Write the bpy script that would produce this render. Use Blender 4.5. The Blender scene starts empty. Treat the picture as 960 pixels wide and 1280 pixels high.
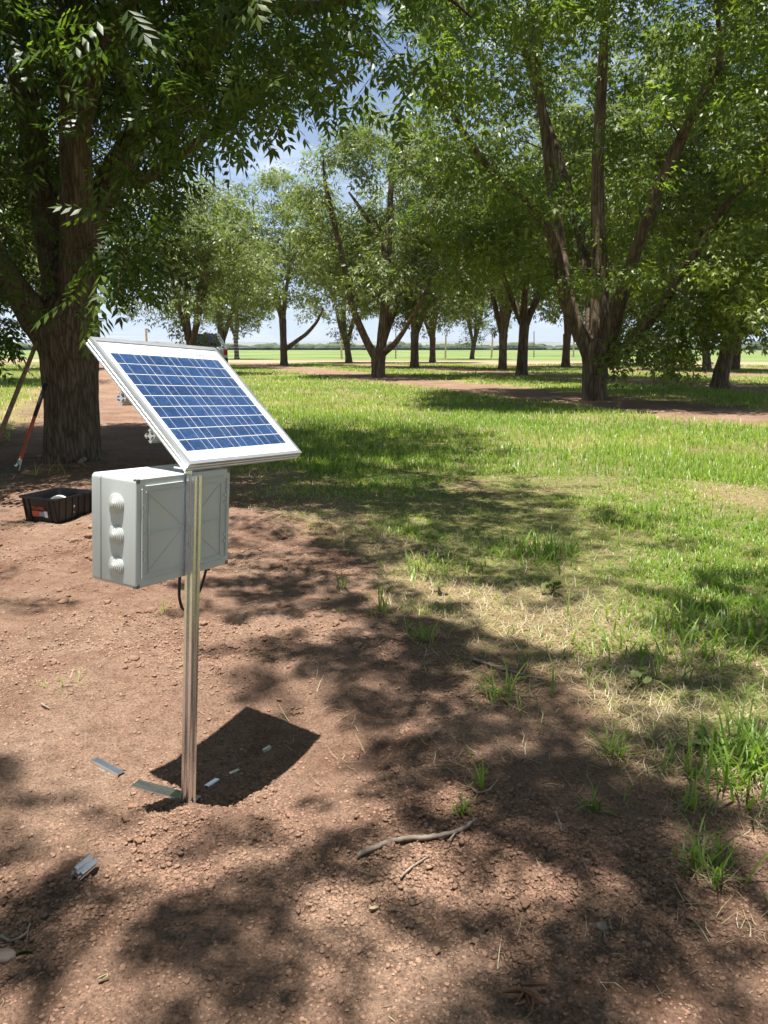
import bpy, math, random
import numpy as np
from mathutils import Matrix, Vector
SC = bpy.context.scene
COL = SC.collection

# ------------------------------------------------------------------ camera, light, exposure
CAM_H = 1.1
PITCH = math.atan(205 / 980.0)
cam_d = bpy.data.cameras.new('camera')
cam_d.sensor_fit = 'VERTICAL'; cam_d.sensor_height = 36.0; cam_d.sensor_width = 27.0
cam_d.lens = 980.0 / 1280.0 * 36.0
cam_d.clip_start = 0.05; cam_d.clip_end = 9000
cam = bpy.data.objects.new('camera', cam_d); COL.objects.link(cam)
cam.location = (0, 0, CAM_H); cam.rotation_euler = (math.pi / 2 - PITCH, 0, 0)
SC.camera = cam
TO_SUN = Vector((-0.038, -0.085, 0.985)).normalized()
sun_d = bpy.data.lights.new('sun', 'SUN'); sun_d.energy = 5.0; sun_d.angle = math.radians(0.53)
sun_d.color = (1.0, 0.965, 0.905)
sun = bpy.data.objects.new('sun', sun_d); COL.objects.link(sun)
sun.location = (0, 0, 30)
sun.rotation_euler = TO_SUN.to_track_quat('Z', 'Y').to_euler()
world = bpy.data.worlds.new('World'); SC.world = world; world.use_nodes = True
wn = world.node_tree; wn.nodes.clear()
w_out = wn.nodes.new('ShaderNodeOutputWorld'); w_bg = wn.nodes.new('ShaderNodeBackground')
w_sky = wn.nodes.new('ShaderNodeTexSky'); w_sky.sky_type = 'NISHITA'; w_sky.sun_disc = False
w_sky.sun_elevation = math.asin(TO_SUN.z); w_sky.sun_rotation = math.atan2(TO_SUN.x, TO_SUN.y)
w_sky.altitude = 1200; w_sky.air_density = 1.0; w_sky.dust_density = 0.05; w_sky.ozone_density = 1.5
w_tc = wn.nodes.new('ShaderNodeTexCoord')
w_map = wn.nodes.new('ShaderNodeMapping'); w_map.inputs['Scale'].default_value = (1.5, 1.5, 5.0)
w_noise = wn.nodes.new('ShaderNodeTexNoise'); w_noise.inputs['Scale'].default_value = 2.6
w_noise.inputs['Detail'].default_value = 7; w_noise.inputs['Roughness'].default_value = 0.6
w_ramp = wn.nodes.new('ShaderNodeValToRGB')
w_ramp.color_ramp.elements[0].position = 0.50; w_ramp.color_ramp.elements[0].color = (0, 0, 0, 1)
w_ramp.color_ramp.elements[1].position = 0.72; w_ramp.color_ramp.elements[1].color = (0.75, 0.75, 0.75, 1)
w_mix = wn.nodes.new('ShaderNodeMix'); w_mix.data_type = 'RGBA'
w_mix.inputs[7].default_value = (12.5, 13.2, 14.0, 1)
w_sep = wn.nodes.new('ShaderNodeSeparateXYZ'); wn.links.new(w_tc.outputs['Generated'], w_sep.inputs[0])
w_hz = wn.nodes.new('ShaderNodeMapRange'); w_hz.inputs['From Min'].default_value = 0.0; w_hz.inputs['From Max'].default_value = 0.42
w_hz.inputs['To Min'].default_value = 0.8; w_hz.inputs['To Max'].default_value = 0.0; wn.links.new(w_sep.outputs['Z'], w_hz.inputs['Value'])
w_mh = wn.nodes.new('ShaderNodeMix'); w_mh.data_type = 'RGBA'; w_mh.inputs[7].default_value = (5.9, 7.2, 9.6, 1)
wn.links.new(w_tc.outputs['Generated'], w_map.inputs['Vector'])
wn.links.new(w_map.outputs[0], w_noise.inputs['Vector']); wn.links.new(w_noise.outputs[0], w_ramp.inputs[0])
wn.links.new(w_ramp.outputs[0], w_mix.inputs[0]); wn.links.new(w_sky.outputs[0], w_mh.inputs[6]); wn.links.new(w_hz.outputs[0], w_mh.inputs[0]); wn.links.new(w_mh.outputs[2], w_mix.inputs[6])
wn.links.new(w_mix.outputs[2], w_bg.inputs['Color']); w_bg.inputs['Strength'].default_value = 0.052
wn.links.new(w_bg.outputs[0], w_out.inputs['Surface'])
SC.view_settings.view_transform = 'Standard'; SC.view_settings.look = 'None'
SC.view_settings.exposure = 1.2; SC.view_settings.gamma = 1.0
SC.render.resolution_x = 768; SC.render.resolution_y = 1024
SC.render.engine = 'CYCLES'
SC.cycles.max_bounces = 8; SC.cycles.transparent_max_bounces = 8

# ------------------------------------------------------------------ helpers
FPX, CXP, CYP = 980.0, 480.0, 640.0
V_F = np.array([0, math.cos(PITCH), -math.sin(PITCH)]); V_U = np.array([0, math.sin(PITCH), math.cos(PITCH)])
V_R = np.array([1.0, 0, 0]); V_C = np.array([0, 0, CAM_H])
SUNV = np.array(TO_SUN)
RNG = np.random.default_rng(7)

def ray(px, py):
    return V_F + V_R * ((px - CXP) / FPX) - V_U * ((py - CYP) / FPX)
def gnd(px, py, z=0.0):                       # ground point seen at a pixel of the photograph
    r = ray(px, py); return V_C + r * ((z - CAM_H) / r[2])
def at(px, py, y):                            # point seen at a pixel, y metres ahead
    r = ray(px, py); return V_C + r * (y / r[1])
def project(P):
    d = np.asarray(P, float) - V_C; z = d @ V_F
    return CXP + FPX * (d @ V_R) / z, CYP - FPX * (d @ V_U) / z

def _hash(ix, iy, seed):
    h = (ix.astype(np.int64) * 374761393 + iy.astype(np.int64) * 668265263 + seed * 974634541) & 0xFFFFFFFF
    h = ((h ^ (h >> 13)) * 1274126177) & 0xFFFFFFFF
    return (h ^ (h >> 16)) & 0xFFFFFFFF
def pn(x, y, seed=0):                         # gradient noise, about -0.7 .. 0.7
    x = np.asarray(x, float); y = np.asarray(y, float)
    ix = np.floor(x); iy = np.floor(y); fx = x - ix; fy = y - iy
    u = fx * fx * fx * (fx * (fx * 6 - 15) + 10); v = fy * fy * fy * (fy * (fy * 6 - 15) + 10)
    def g(dx, dy):
        a = _hash(ix + dx, iy + dy, seed) * (2 * math.pi / 4294967296.0)
        return np.cos(a) * (fx - dx) + np.sin(a) * (fy - dy)
    a = g(0, 0) * (1 - u) + g(1, 0) * u; b = g(0, 1) * (1 - u) + g(1, 1) * u
    return a * (1 - v) + b * v
def cells(x, y, sc, seed):                    # rounded lumps of random size, one to a cell
    X = x * sc; Y = y * sc; ix = np.floor(X); iy = np.floor(Y); best = np.zeros_like(X)
    for dx in (-1, 0, 1):
        for dy in (-1, 0, 1):
            h = _hash(ix + dx, iy + dy, seed); h2 = _hash(ix + dx, iy + dy, seed + 7); h3 = _hash(ix + dx, iy + dy, seed + 13)
            cx = ix + dx + h / 4294967296.0; cy = iy + dy + h2 / 4294967296.0; r = .30 + .55 * (h3 / 4294967296.0) ** 2
            d2 = ((X - cx) ** 2 + (Y - cy) ** 2) / (r * r)
            best = np.maximum(best, np.sqrt(np.maximum(0, 1 - d2)) * r)
    return best
def sstep(a, b, x):
    t = np.clip((x - a) / (b - a), 0, 1); return t * t * (3 - 2 * t)

def tag(o, label=None, cat=None, group=None, kind=None):
    if label: o['label'] = label
    if cat: o['category'] = cat
    if group: o['group'] = group
    if kind: o['kind'] = kind
    return o
def empty(name, loc=(0, 0, 0), label=None, cat=None, group=None):
    o = bpy.data.objects.new(name, None); COL.objects.link(o); o.location = Vector(loc)
    o.empty_display_size = 0.1
    return tag(o, label, cat, group)
def link(name, me, parent=None):
    o = bpy.data.objects.new(name, me); COL.objects.link(o)
    if parent is not None: o.parent = parent
    return o
def mesh_np(name, V, tris=None, quads=None, mat=None, smooth=False, tint=None):
    V = np.asarray(V, np.float32)
    me = bpy.data.meshes.new(name)
    idx = []; sizes = []
    if quads is not None and len(quads):
        idx.append(np.asarray(quads, np.int32).ravel()); sizes.append(np.full(len(quads), 4, np.int32))
    if tris is not None and len(tris):
        idx.append(np.asarray(tris, np.int32).ravel()); sizes.append(np.full(len(tris), 3, np.int32))
    idx = np.concatenate(idx); sizes = np.concatenate(sizes)
    me.vertices.add(len(V)); me.vertices.foreach_set('co', V.ravel())
    me.loops.add(len(idx)); me.loops.foreach_set('vertex_index', idx)
    me.polygons.add(len(sizes))
    st = np.concatenate([[0], np.cumsum(sizes)[:-1]]).astype(np.int32)
    me.polygons.foreach_set('loop_start', st); me.polygons.foreach_set('loop_total', sizes)
    if smooth: me.polygons.foreach_set('use_smooth', np.ones(len(sizes), bool))
    if tint is not None:
        items = tint if isinstance(tint, dict) else {'tint': tint}
        for k, a in items.items():
            at_ = me.attributes.new(k, 'FLOAT', 'POINT'); at_.data.foreach_set('value', np.asarray(a, np.float32))
    me.update(calc_edges=True); me.validate()
    if mat: me.materials.append(mat)
    return me

class MB:                                      # collects simple shapes into one mesh
    def __init__(s): s.v = []; s.f = []; s.m = []
    def add(s, V, F, mi=0):
        n = len(s.v); s.v += [tuple(p) for p in V]; s.f += [tuple(i + n for i in f) for f in F]; s.m += [mi] * len(F); return s
    def box(s, lo, hi, mi=0):
        x0, y0, z0 = lo; x1, y1, z1 = hi
        return s.add([(x0, y0, z0), (x1, y0, z0), (x1, y1, z0), (x0, y1, z0), (x0, y0, z1), (x1, y0, z1), (x1, y1, z1), (x0, y1, z1)],
                     [(3, 2, 1, 0), (4, 5, 6, 7), (0, 1, 5, 4), (1, 2, 6, 5), (2, 3, 7, 6), (3, 0, 4, 7)], mi)
    def prism(s, outline, z0, z1, mi=0, top=None):   # outline in xy, ccw
        n = len(outline); t = top or outline
        V = [(x, y, z0) for x, y in outline] + [(x, y, z1) for x, y in t]
        F = [tuple(range(n - 1, -1, -1)), tuple(range(n, 2 * n))] + [(i, (i + 1) % n, n + (i + 1) % n, n + i) for i in range(n)]
        return s.add(V, F, mi)
    def lathe(s, prof, c=(0, 0, 0), seg=24, axis='z', mi=0):
        V = []; F = []
        for r, z in prof:
            for k in range(seg):
                a = 2 * math.pi * k / seg; p = (r * math.cos(a), r * math.sin(a), z)
                if axis == 'x': p = (p[2], p[0], p[1])
                if axis == 'y': p = (p[1], p[2], p[0])
                V.append((p[0] + c[0], p[1] + c[1], p[2] + c[2]))
        n = len(prof)
        for i in range(n - 1):
            for k in range(seg):
                F.append((i * seg + k, i * seg + (k + 1) % seg, (i + 1) * seg + (k + 1) % seg, (i + 1) * seg + k))
        F.append(tuple(range(seg - 1, -1, -1))); F.append(tuple(range((n - 1) * seg, n * seg)))
        return s.add(V, F, mi)
    def tube(s, P, R, seg=8, mi=0):
        V, Q = tube_np(P, R, seg); n = len(P)
        V = V.tolist(); F = [tuple(q) for q in Q.tolist()]
        F.append(tuple(range(seg - 1, -1, -1))); F.append(tuple(range((n - 1) * seg, n * seg)))
        return s.add(V, F, mi)
    def build(s, name, mats, parent=None, smooth=False, bevel=0.0, seg=2, angle=35):
        me = bpy.data.meshes.new(name); me.from_pydata(s.v, [], s.f); me.validate()
        for m in (mats if isinstance(mats, (list, tuple)) else [mats]): me.materials.append(m)
        me.polygons.foreach_set('material_index', s.m[:len(me.polygons)])
        if smooth: me.polygons.foreach_set('use_smooth', [True] * len(me.polygons))
        o = link(name, me, parent)
        if bevel > 0:
            b = o.modifiers.new('bevel', 'BEVEL'); b.width = bevel; b.segments = seg; b.limit_method = 'ANGLE'; b.angle_limit = math.radians(30)
        if smooth:
            me.set_sharp_from_angle(angle=math.radians(angle))
        return o

def tube_np(P, R, seg=8, twist=0.0):
    P = np.asarray(P, float); R = np.asarray(R, float); n = len(P)
    T = np.gradient(P, axis=0); T /= np.linalg.norm(T, axis=1)[:, None] + 1e-12
    ref = np.array([1.0, 0.13, 0.07]) if abs(T[0][0]) < 0.8 else np.array([0.1, 1.0, 0.1])
    N = ref - T * (T @ ref)[:, None]; N /= np.linalg.norm(N, axis=1)[:, None]
    B = np.cross(T, N)
    a = np.linspace(0, 2 * math.pi, seg, endpoint=False)
    V = P[:, None] + (N[:, None] * np.cos(a)[None, :, None] + B[:, None] * np.sin(a)[None, :, None]) * R[:, None, None]
    V = V.reshape(-1, 3)
    i = np.arange(n - 1)[:, None] * seg; k = np.arange(seg)[None]; k2 = (k + 1) % seg
    Q = np.stack([i + k, i + k2, i + seg + k2, i + seg + k], -1).reshape(-1, 4)
    return V, Q
def smooth_path(P, R, n):
    P = np.asarray(P, float); R = np.asarray(R, float)
    s = np.concatenate([[0], np.cumsum(np.linalg.norm(np.diff(P, axis=0), axis=1))])
    t = np.linspace(0, s[-1], n)
    Q = np.stack([np.interp(t, s, P[:, i]) for i in range(3)], 1)
    r = np.interp(t, s, R)
    w = max(1, n // (2 * len(P)))
    for _ in range(w * 2):
        Q[1:-1] = 0.25 * Q[:-2] + 0.5 * Q[1:-1] + 0.25 * Q[2:]
    return Q, r

# ------------------------------------------------------------------ materials
class NT:
    def __init__(s, name):
        s.m = bpy.data.materials.new(name); s.m.use_nodes = True; s.t = s.m.node_tree; s.t.nodes.clear()
        s.out = s.n('OutputMaterial'); s.b = s.n('BsdfPrincipled'); s.l(s.b, 0, s.out, 0)
    def n(s, kind, **kw):
        o = s.t.nodes.new('ShaderNode' + kind)
        for k, v in kw.items(): setattr(o, k, v)
        return o
    def l(s, a, ao, b, bi): s.t.links.new(a.outputs[ao], b.inputs[bi])
    def noise(s, scale, detail=4, rough=0.55, vec=None, dim='3D'):
        o = s.n('TexNoise'); o.inputs['Scale'].default_value = scale; o.inputs['Detail'].default_value = detail; o.inputs['Roughness'].default_value = rough
        if vec: s.l(vec, 0, o, 'Vector')
        return o
    def coords(s, scale=(1, 1, 1), kind='Object'):
        c = s.n('TexCoord'); m = s.n('Mapping'); m.inputs['Scale'].default_value = scale
        s.l(c, kind, m, 'Vector'); return m
    def ramp(s, src, stops, so=0):
        r = s.n('ValToRGB'); e = r.color_ramp.elements
        while len(e) < len(stops): e.new(0.5)
        for i, (p, c) in enumerate(stops): e[i].position = p; e[i].color = (c[0], c[1], c[2], 1)
        s.l(src, so, r, 0); return r
    def mix(s, fac, a, b, mode='MIX'):
        o = s.n('Mix', data_type='RGBA', blend_type=mode)
        for sock, x in ((0, fac), (6, a), (7, b)):
            if isinstance(x, tuple) and len(x) == 2 and not isinstance(x[0], (int, float)): s.t.links.new(x[0].outputs[x[1]], o.inputs[sock])
            elif isinstance(x, (int, float)): o.inputs[sock].default_value = x
            else: o.inputs[sock].default_value = (x[0], x[1], x[2], 1)
        return (o, 2)
    def col(s, x, sock='Base Color'):
        if isinstance(x, tuple) and len(x) == 2 and not isinstance(x[0], (int, float)): s.t.links.new(x[0].outputs[x[1]], s.b.inputs[sock])
        else: s.b.inputs[sock].default_value = (x[0], x[1], x[2], 1)
    def set(s, **kw):
        for k, v in kw.items(): s.b.inputs[k.replace('_', ' ')].default_value = v
    def bump(s, src, so, strength, dist):
        b = s.n('Bump'); b.inputs['Strength'].default_value = strength; b.inputs['Distance'].default_value = dist
        s.l(src, so, b, 'Height'); s.l(b, 0, s.b, 'Normal'); return b
    def attr(s, name):
        a = s.n('Attribute'); a.attribute_name = name; return (a, 2)

def simple(name, col, rough=0.5, metal=0.0, nscale=0, namp=0.15, bump=0.0, bscale=200):
    t = NT(name); t.set(Roughness=rough, Metallic=metal)
    if nscale:
        n = t.noise(nscale, 5, vec=t.coords())
        lo = tuple(c * (1 - namp) for c in col); hi = tuple(min(1, c * (1 + namp)) for c in col)
        r = t.ramp(n, [(0.3, lo), (0.7, hi)]); t.col((r, 0))
        mr = t.n('MapRange'); mr.inputs['To Min'].default_value = max(0.02, rough - 0.1); mr.inputs['To Max'].default_value = min(1, rough + 0.12)
        t.l(n, 0, mr, 'Value'); t.l(mr, 0, t.b, 'Roughness')
    else: t.col(col)
    if bump:
        n2 = t.noise(bscale, 4, vec=t.coords()); t.bump(n2, 0, 1.0, bump)
    return t.m

def leaf_mat(name, dark, mid, light, trans=0.35):
    t = NT(name); a = t.attr('tint')
    r = t.n('ValToRGB'); e = r.color_ramp.elements; e.new(0.5)
    for i, (p, c) in enumerate([(0.0, dark), (0.55, mid), (1.0, light)]): e[i].position = p; e[i].color = (*c, 1)
    t.t.links.new(a[0].outputs[a[1]], r.inputs[0])
    t.l(r, 0, t.b, 'Base Color'); t.set(Roughness=0.42); t.b.inputs['Specular IOR Level'].default_value = 0.45
    tr = t.n('BsdfTranslucent'); mx = t.n('MixShader'); mx.inputs[0].default_value = trans
    br = t.mix(1.0, (r, 0), (1.45, 1.62, 0.66), 'MULTIPLY')
    t.t.links.new(br[0].outputs[br[1]], tr.inputs['Color'])
    t.l(t.b, 0, mx, 1); t.l(tr, 0, mx, 2); t.l(mx, 0, t.out, 0)
    return t.m
M = {}
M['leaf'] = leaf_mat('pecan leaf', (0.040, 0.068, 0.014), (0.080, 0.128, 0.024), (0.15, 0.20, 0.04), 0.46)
M['leaf_far'] = leaf_mat('pecan leaf far', (0.082, 0.108, 0.034), (0.142, 0.175, 0.058), (0.24, 0.27, 0.11), 0.44)  # same leaf, paler: sunlit tops and haze put into the colour
M['leaf_lit'] = leaf_mat('pecan leaf lit', (0.062, 0.098, 0.018), (0.13, 0.18, 0.032), (0.25, 0.29, 0.065), 0.48)  # same leaf, lightened so the crown looks more brightly lit
M['grass'] = leaf_mat('grass blade', (0.06, 0.125, 0.018), (0.175, 0.275, 0.042), (0.37, 0.42, 0.105), 0.42)
M['straw'] = leaf_mat('dry straw', (0.22, 0.165, 0.095), (0.37, 0.30, 0.18), (0.50, 0.44, 0.28), 0.22)

def bark(name, c0, c1, c2, sc, bumpd):
    t = NT(name); m = t.coords((sc, sc, sc * 0.15))
    n = t.noise(1.0, 6, 0.65, m)
    v = t.n('TexVoronoi', feature='DISTANCE_TO_EDGE'); v.inputs['Scale'].default_value = 1.6
    dw = t.noise(2.2, 3, 0.5, m); mm = t.n('VectorMath', operation='ADD'); sv = t.n('VectorMath', operation='SCALE'); sv.inputs['Scale'].default_value = 0.55
    t.l(dw, 1, sv, 0); t.l(m, 0, mm, 0); t.l(sv, 0, mm, 1); t.l(mm, 0, v, 'Vector')
    r = t.ramp(n, [(0.25, c0), (0.5, c1), (0.75, c2)])
    vr = t.ramp(v, [(0.0, (0.45, 0.45, 0.45)), (0.22, (1, 1, 1))])
    t.col(t.mix(1.0, (r, 0), (vr, 0), 'MULTIPLY')); t.set(Roughness=0.9); t.b.inputs['Specular IOR Level'].default_value = 0.2
    ma = t.n('Math', operation='MULTIPLY_ADD'); ma.inputs[1].default_value = 0.6
    t.l(vr, 0, ma, 0); t.l(n, 0, ma, 2); t.bump(ma, 0, 0.9, bumpd)
    return t.m
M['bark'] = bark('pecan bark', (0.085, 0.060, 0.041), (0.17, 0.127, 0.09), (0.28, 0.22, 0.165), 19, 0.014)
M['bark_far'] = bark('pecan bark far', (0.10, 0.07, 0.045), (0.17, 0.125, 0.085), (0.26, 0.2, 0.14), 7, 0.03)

def metal(name, col, rough, wear=0.06):
    t = NT(name); m = t.coords((60, 60, 3)); n = t.noise(4, 5, 0.6, m)
    n2 = t.noise(14, 4, 0.6, t.coords())
    r = t.ramp(n2, [(0.3, tuple(c * 0.86 for c in col)), (0.65, col)]); t.col((r, 0)); t.set(Metallic=1.0)
    mr = t.n('MapRange'); mr.inputs['To Min'].default_value = rough - wear; mr.inputs['To Max'].default_value = rough + wear
    t.l(n, 0, mr, 'Value'); t.l(mr, 0, t.b, 'Roughness'); t.bump(n, 0, 0.15, 0.0006)
    return t.m
M['alu'] = metal('extruded aluminium', (0.85, 0.89, 0.93), 0.27)
M['alu_bright'] = metal('cut aluminium', (0.9, 0.9, 0.9), 0.28)
M['frame'] = metal('anodised frame', (0.88, 0.88, 0.88), 0.45)
M['steel'] = metal('worn steel', (0.55, 0.54, 0.52), 0.38)
M['plastic'] = simple('grey abs', (0.55, 0.59, 0.585), 0.36, 0, 9, 0.04, 0.0002, 500)
M['lid'] = simple('grey abs lid', (0.60, 0.64, 0.635), 0.36, 0, 9, 0.04)
M['rubber'] = simple('grey rubber', (0.56, 0.575, 0.55), 0.5, 0, 20, 0.06)
M['dark_plug'] = simple('brown plug', (0.16, 0.14, 0.11), 0.6, 0, 30, 0.2)
M['black'] = simple('black plastic', (0.012, 0.012, 0.013), 0.38, 0, 12, 0.3, 0.0004, 160)
M['cable'] = simple('black cable', (0.012, 0.012, 0.012), 0.45)
M['backsheet'] = simple('white backsheet', (0.78, 0.79, 0.80), 0.25)
M['ribbon'] = simple('tinned ribbon', (0.72, 0.74, 0.78), 0.4, 0.3)
M['print'] = simple('grey print', (0.16, 0.18, 0.23), 0.6)
M['orange'] = simple('orange print', (0.62, 0.11, 0.03), 0.5)
M['white'] = simple('white print', (0.75, 0.75, 0.73), 0.5)
M['bluegrey'] = simple('blue grey print', (0.3, 0.33, 0.42), 0.5)
M['wood'] = simple('weathered ash handle', (0.21, 0.135, 0.075), 0.6, 0, 26, 0.35, 0.001, 60)
M['redpaint'] = simple('orange red handle paint', (0.46, 0.085, 0.03), 0.45, 0, 18, 0.35)
M['grip'] = simple('black grip', (0.015, 0.014, 0.014), 0.6)
M['stick'] = simple('dry stick', (0.25, 0.20, 0.155), 0.85, 0, 40, 0.4, 0.002, 90)
M['stone'] = simple('dusty stone', (0.25, 0.19, 0.155), 0.9, 0, 25, 0.2, 0.002, 60)
M['deadleaf'] = simple('dead leaf', (0.23, 0.125, 0.065), 0.7, 0, 40, 0.35)
M['greyleaf'] = simple('pale fallen leaf', (0.42, 0.34, 0.2), 0.7, 0, 40, 0.3)
M['post'] = simple('pale timber post', (0.50, 0.36, 0.20), 0.8, 0, 6, 0.25)
M['post_dark'] = simple('steel post', (0.14, 0.13, 0.125), 0.7)
M['wire'] = simple('galvanised wire', (0.45, 0.46, 0.48), 0.5, 0.5)
M['carwhite'] = simple('white car paint', (0.8, 0.8, 0.8), 0.2); M['carwhite'].node_tree.nodes['Principled BSDF'].inputs['Coat Weight'].default_value = 0.6
M['carglass'] = simple('dark car glass', (0.012, 0.013, 0.015), 0.08)
M['tyre'] = simple('tyre rubber', (0.015, 0.015, 0.015), 0.85)
M['rim'] = simple('alloy rim', (0.5, 0.5, 0.5), 0.35, 0.8)
M['taillight'] = simple('red lamp lens', (0.4, 0.01, 0.01), 0.2)
M['treeline'] = simple('distant trees', (0.05, 0.075, 0.03), 0.9, 0, 0.4, 0.4)
M['hill'] = simple('dry hills', (0.16, 0.15, 0.11), 0.95, 0, 0.004, 0.25)

def cell_mat():
    t = NT('polycrystalline cell'); m = t.coords((1, 1, 1))
    oi = t.n('ObjectInfo'); ad = t.n('VectorMath', operation='ADD'); t.l(m, 0, ad, 0); t.l(oi, 'Location', ad, 1)
    cb = t.n('CombineXYZ'); t.l(oi, 'Random', cb, 2); ad2 = t.n('VectorMath', operation='ADD'); t.l(ad, 0, ad2, 0); t.l(cb, 0, ad2, 1)
    v = t.n('TexVoronoi'); v.inputs['Scale'].default_value = 120; t.l(ad2, 0, v, 'Vector')
    sx = t.n('SeparateColor'); t.l(v, 'Color', sx, 0)
    r = t.ramp(sx, [(0.0, (0.018, 0.046, 0.125)), (0.5, (0.024, 0.062, 0.158)), (1.0, (0.034, 0.082, 0.20))])
    hs = t.n('HueSaturation'); mr = t.n('MapRange'); mr.inputs['To Min'].default_value = 0.88; mr.inputs['To Max'].default_value = 1.15
    t.l(oi, 'Random', mr, 'Value'); t.l(mr, 0, hs, 'Value'); t.l(r, 0, hs, 'Color'); t.l(hs, 0, t.b, 'Base Color')
    t.set(Roughness=0.35); t.b.inputs['Coat Weight'].default_value = 0.0
    return t.m
M['cell'] = cell_mat()
def glass_mat():
    t = NT('panel glass'); tr = t.n('BsdfTransparent'); gl = t.n('BsdfGlossy'); gl.inputs['Roughness'].default_value = 0.09
    n = t.noise(30, 4, vec=t.coords()); mr = t.n('MapRange'); mr.inputs['To Min'].default_value = 0.05; mr.inputs['To Max'].default_value = 0.16; t.l(n, 0, mr, 0); t.l(mr, 0, gl, 'Roughness')
    fr = t.n('Fresnel'); fr.inputs['IOR'].default_value = 1.4; mx = t.n('MixShader')
    t.l(fr, 0, mx, 0); t.l(tr, 0, mx, 1); t.l(gl, 0, mx, 2); t.l(mx, 0, t.out, 0); return t.m
M['glass'] = glass_mat()

# ------------------------------------------------------------------ layout of the orchard floor
ROW_V = np.array([0.941, 0.338]); ROW_U = np.array([0.338, -0.941])     # across and along the tree rows
STRIPS = [(-0.15, 1.32), (10.0, 0.95), (17.2, 0.95), (25.5, 1.0), (34, 1.0), (-9.5, 1.1), (-18, 1.1), (43, 1)]
POST = np.array([-0.4715, 1.7065])
def v_of(x, y): return x * ROW_V[0] + y * ROW_V[1]
def u_of(x, y): return x * ROW_U[0] + y * ROW_U[1]
def fields(x, y):
    """grass cover, dry thatch, road/field weights at ground points"""
    v = v_of(x, y)
    d = np.full(np.shape(x), 1e9)
    for c, hw in STRIPS: d = np.minimum(d, np.abs(v - c) - (hw if c != -0.15 else 1.38 - .15 * np.clip(y - 3.0, 0, 3)))
    n = 0.42 * pn(x * 0.8, y * 0.8, 3) + 0.34 * pn(x * 2.3, y * 2.3, 4) + 0.2 * pn(x * 6, y * 6, 5)
    g = sstep(-0.12, 0.42, d + n)
    bare = sstep(0.18, 0.42, pn(x * 0.55 + 7, y * 0.42, 11) + 0.4 * pn(x * 2.1, y * 2.1, 12))     # worn patches in the lawn
    g = g * (1 - 0.55 * bare)
    dry = sstep(-0.1, 0.4, 0.75 * np.exp(-((d + n * 0.6 - 0.2) / 0.42) ** 2) + 0.6 * pn(x * 0.45, y * 0.6, 21) + 0.35 * pn(x * 1.7, y * 1.7, 22) - 0.12)
    edge = y + 0.25 * x
    road = sstep(57, 60, edge) * (1 - sstep(69, 72, edge))
    crop = sstep(71, 74, edge)
    g = g * (1 - road) * (1 - crop)
    return g, dry, road, crop, d
def height(x, y, fine=True):
    g, dry, road, crop, d = fields(x, y)
    near = np.exp(-((x * x + y * y) / 14.0 ** 2))
    h = 0.05 * pn(x * 0.33, y * 0.33, 31) * near
    dirt = (1 - sstep(-0.3, 0.3, d)) * near
    h = h + dirt * (0.030 * pn(x * 1.25, y * 1.25, 32) + 0.016 * pn(x * 3.3, y * 3.3, 33))
    h = h - dirt * 0.006
    if fine:
        rough = sstep(-0.25, 0.35, pn(x * 1.6, y * 1.6, 36)) * dirt + 0.3 * (1 - dirt) * near
        h = h + rough * (0.011 * np.abs(pn(x * 9, y * 9, 34)) + 0.010 * pn(x * 17, y * 17, 35) + 0.007 * pn(x * 38, y * 38, 37)) + dirt * (0.0025 * pn(x * 45, y * 45, 38) + 0.0028 * pn(x * 90, y * 90, 39))
        h = h + dirt * sstep(.0, .4, rough) * .016 * cells(x + .04 * pn(x * 9, y * 9, 47), y + .04 * pn(x * 9, y * 9, 48), 10, 49)
        wx = x + .006 * pn(x * 40, y * 40, 41); wy = y + .006 * pn(x * 40, y * 40, 42)
        h = h + dirt * (.35 + .65 * rough) * (.0085 * cells(wx, wy, 66, 43) + .0080 * sstep(.05, .45, rough) * cells(x + .014 * pn(x * 28, y * 28, 45), y + .014 * pn(x * 28, y * 28, 46), 30, 44))
    px, py = POST
    h = h + 0.062 * np.exp(-(((x - px - 0.01) / 0.15) ** 2 + ((y - py + 0.04) / 0.10) ** 2))
    h = h - 0.080 * np.exp(-(((x - px - 0.12) / 0.60) ** 2 + ((y - py - 0.34) / 0.36) ** 2))
    h = h + 0.05 * np.exp(-(((x + 1.55) / 0.4) ** 2 + ((y - 4.85) / 0.28) ** 2))       # loose heap by the box
    h = h + 0.06 * np.exp(-(((x + 0.9) / 0.42) ** 2 + ((y - 4.9) / 0.3) ** 2))
    return h
def hz(x, y): return float(height(np.array([x]), np.array([y]))[0])
def on_gnd(px, py, dz=0.0):
    z = 0.0
    for _ in range(4):
        p = gnd(px, py, z); z = hz(p[0], p[1])
    p = gnd(px, py, z); return np.array([p[0], p[1], z + dz])

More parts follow.
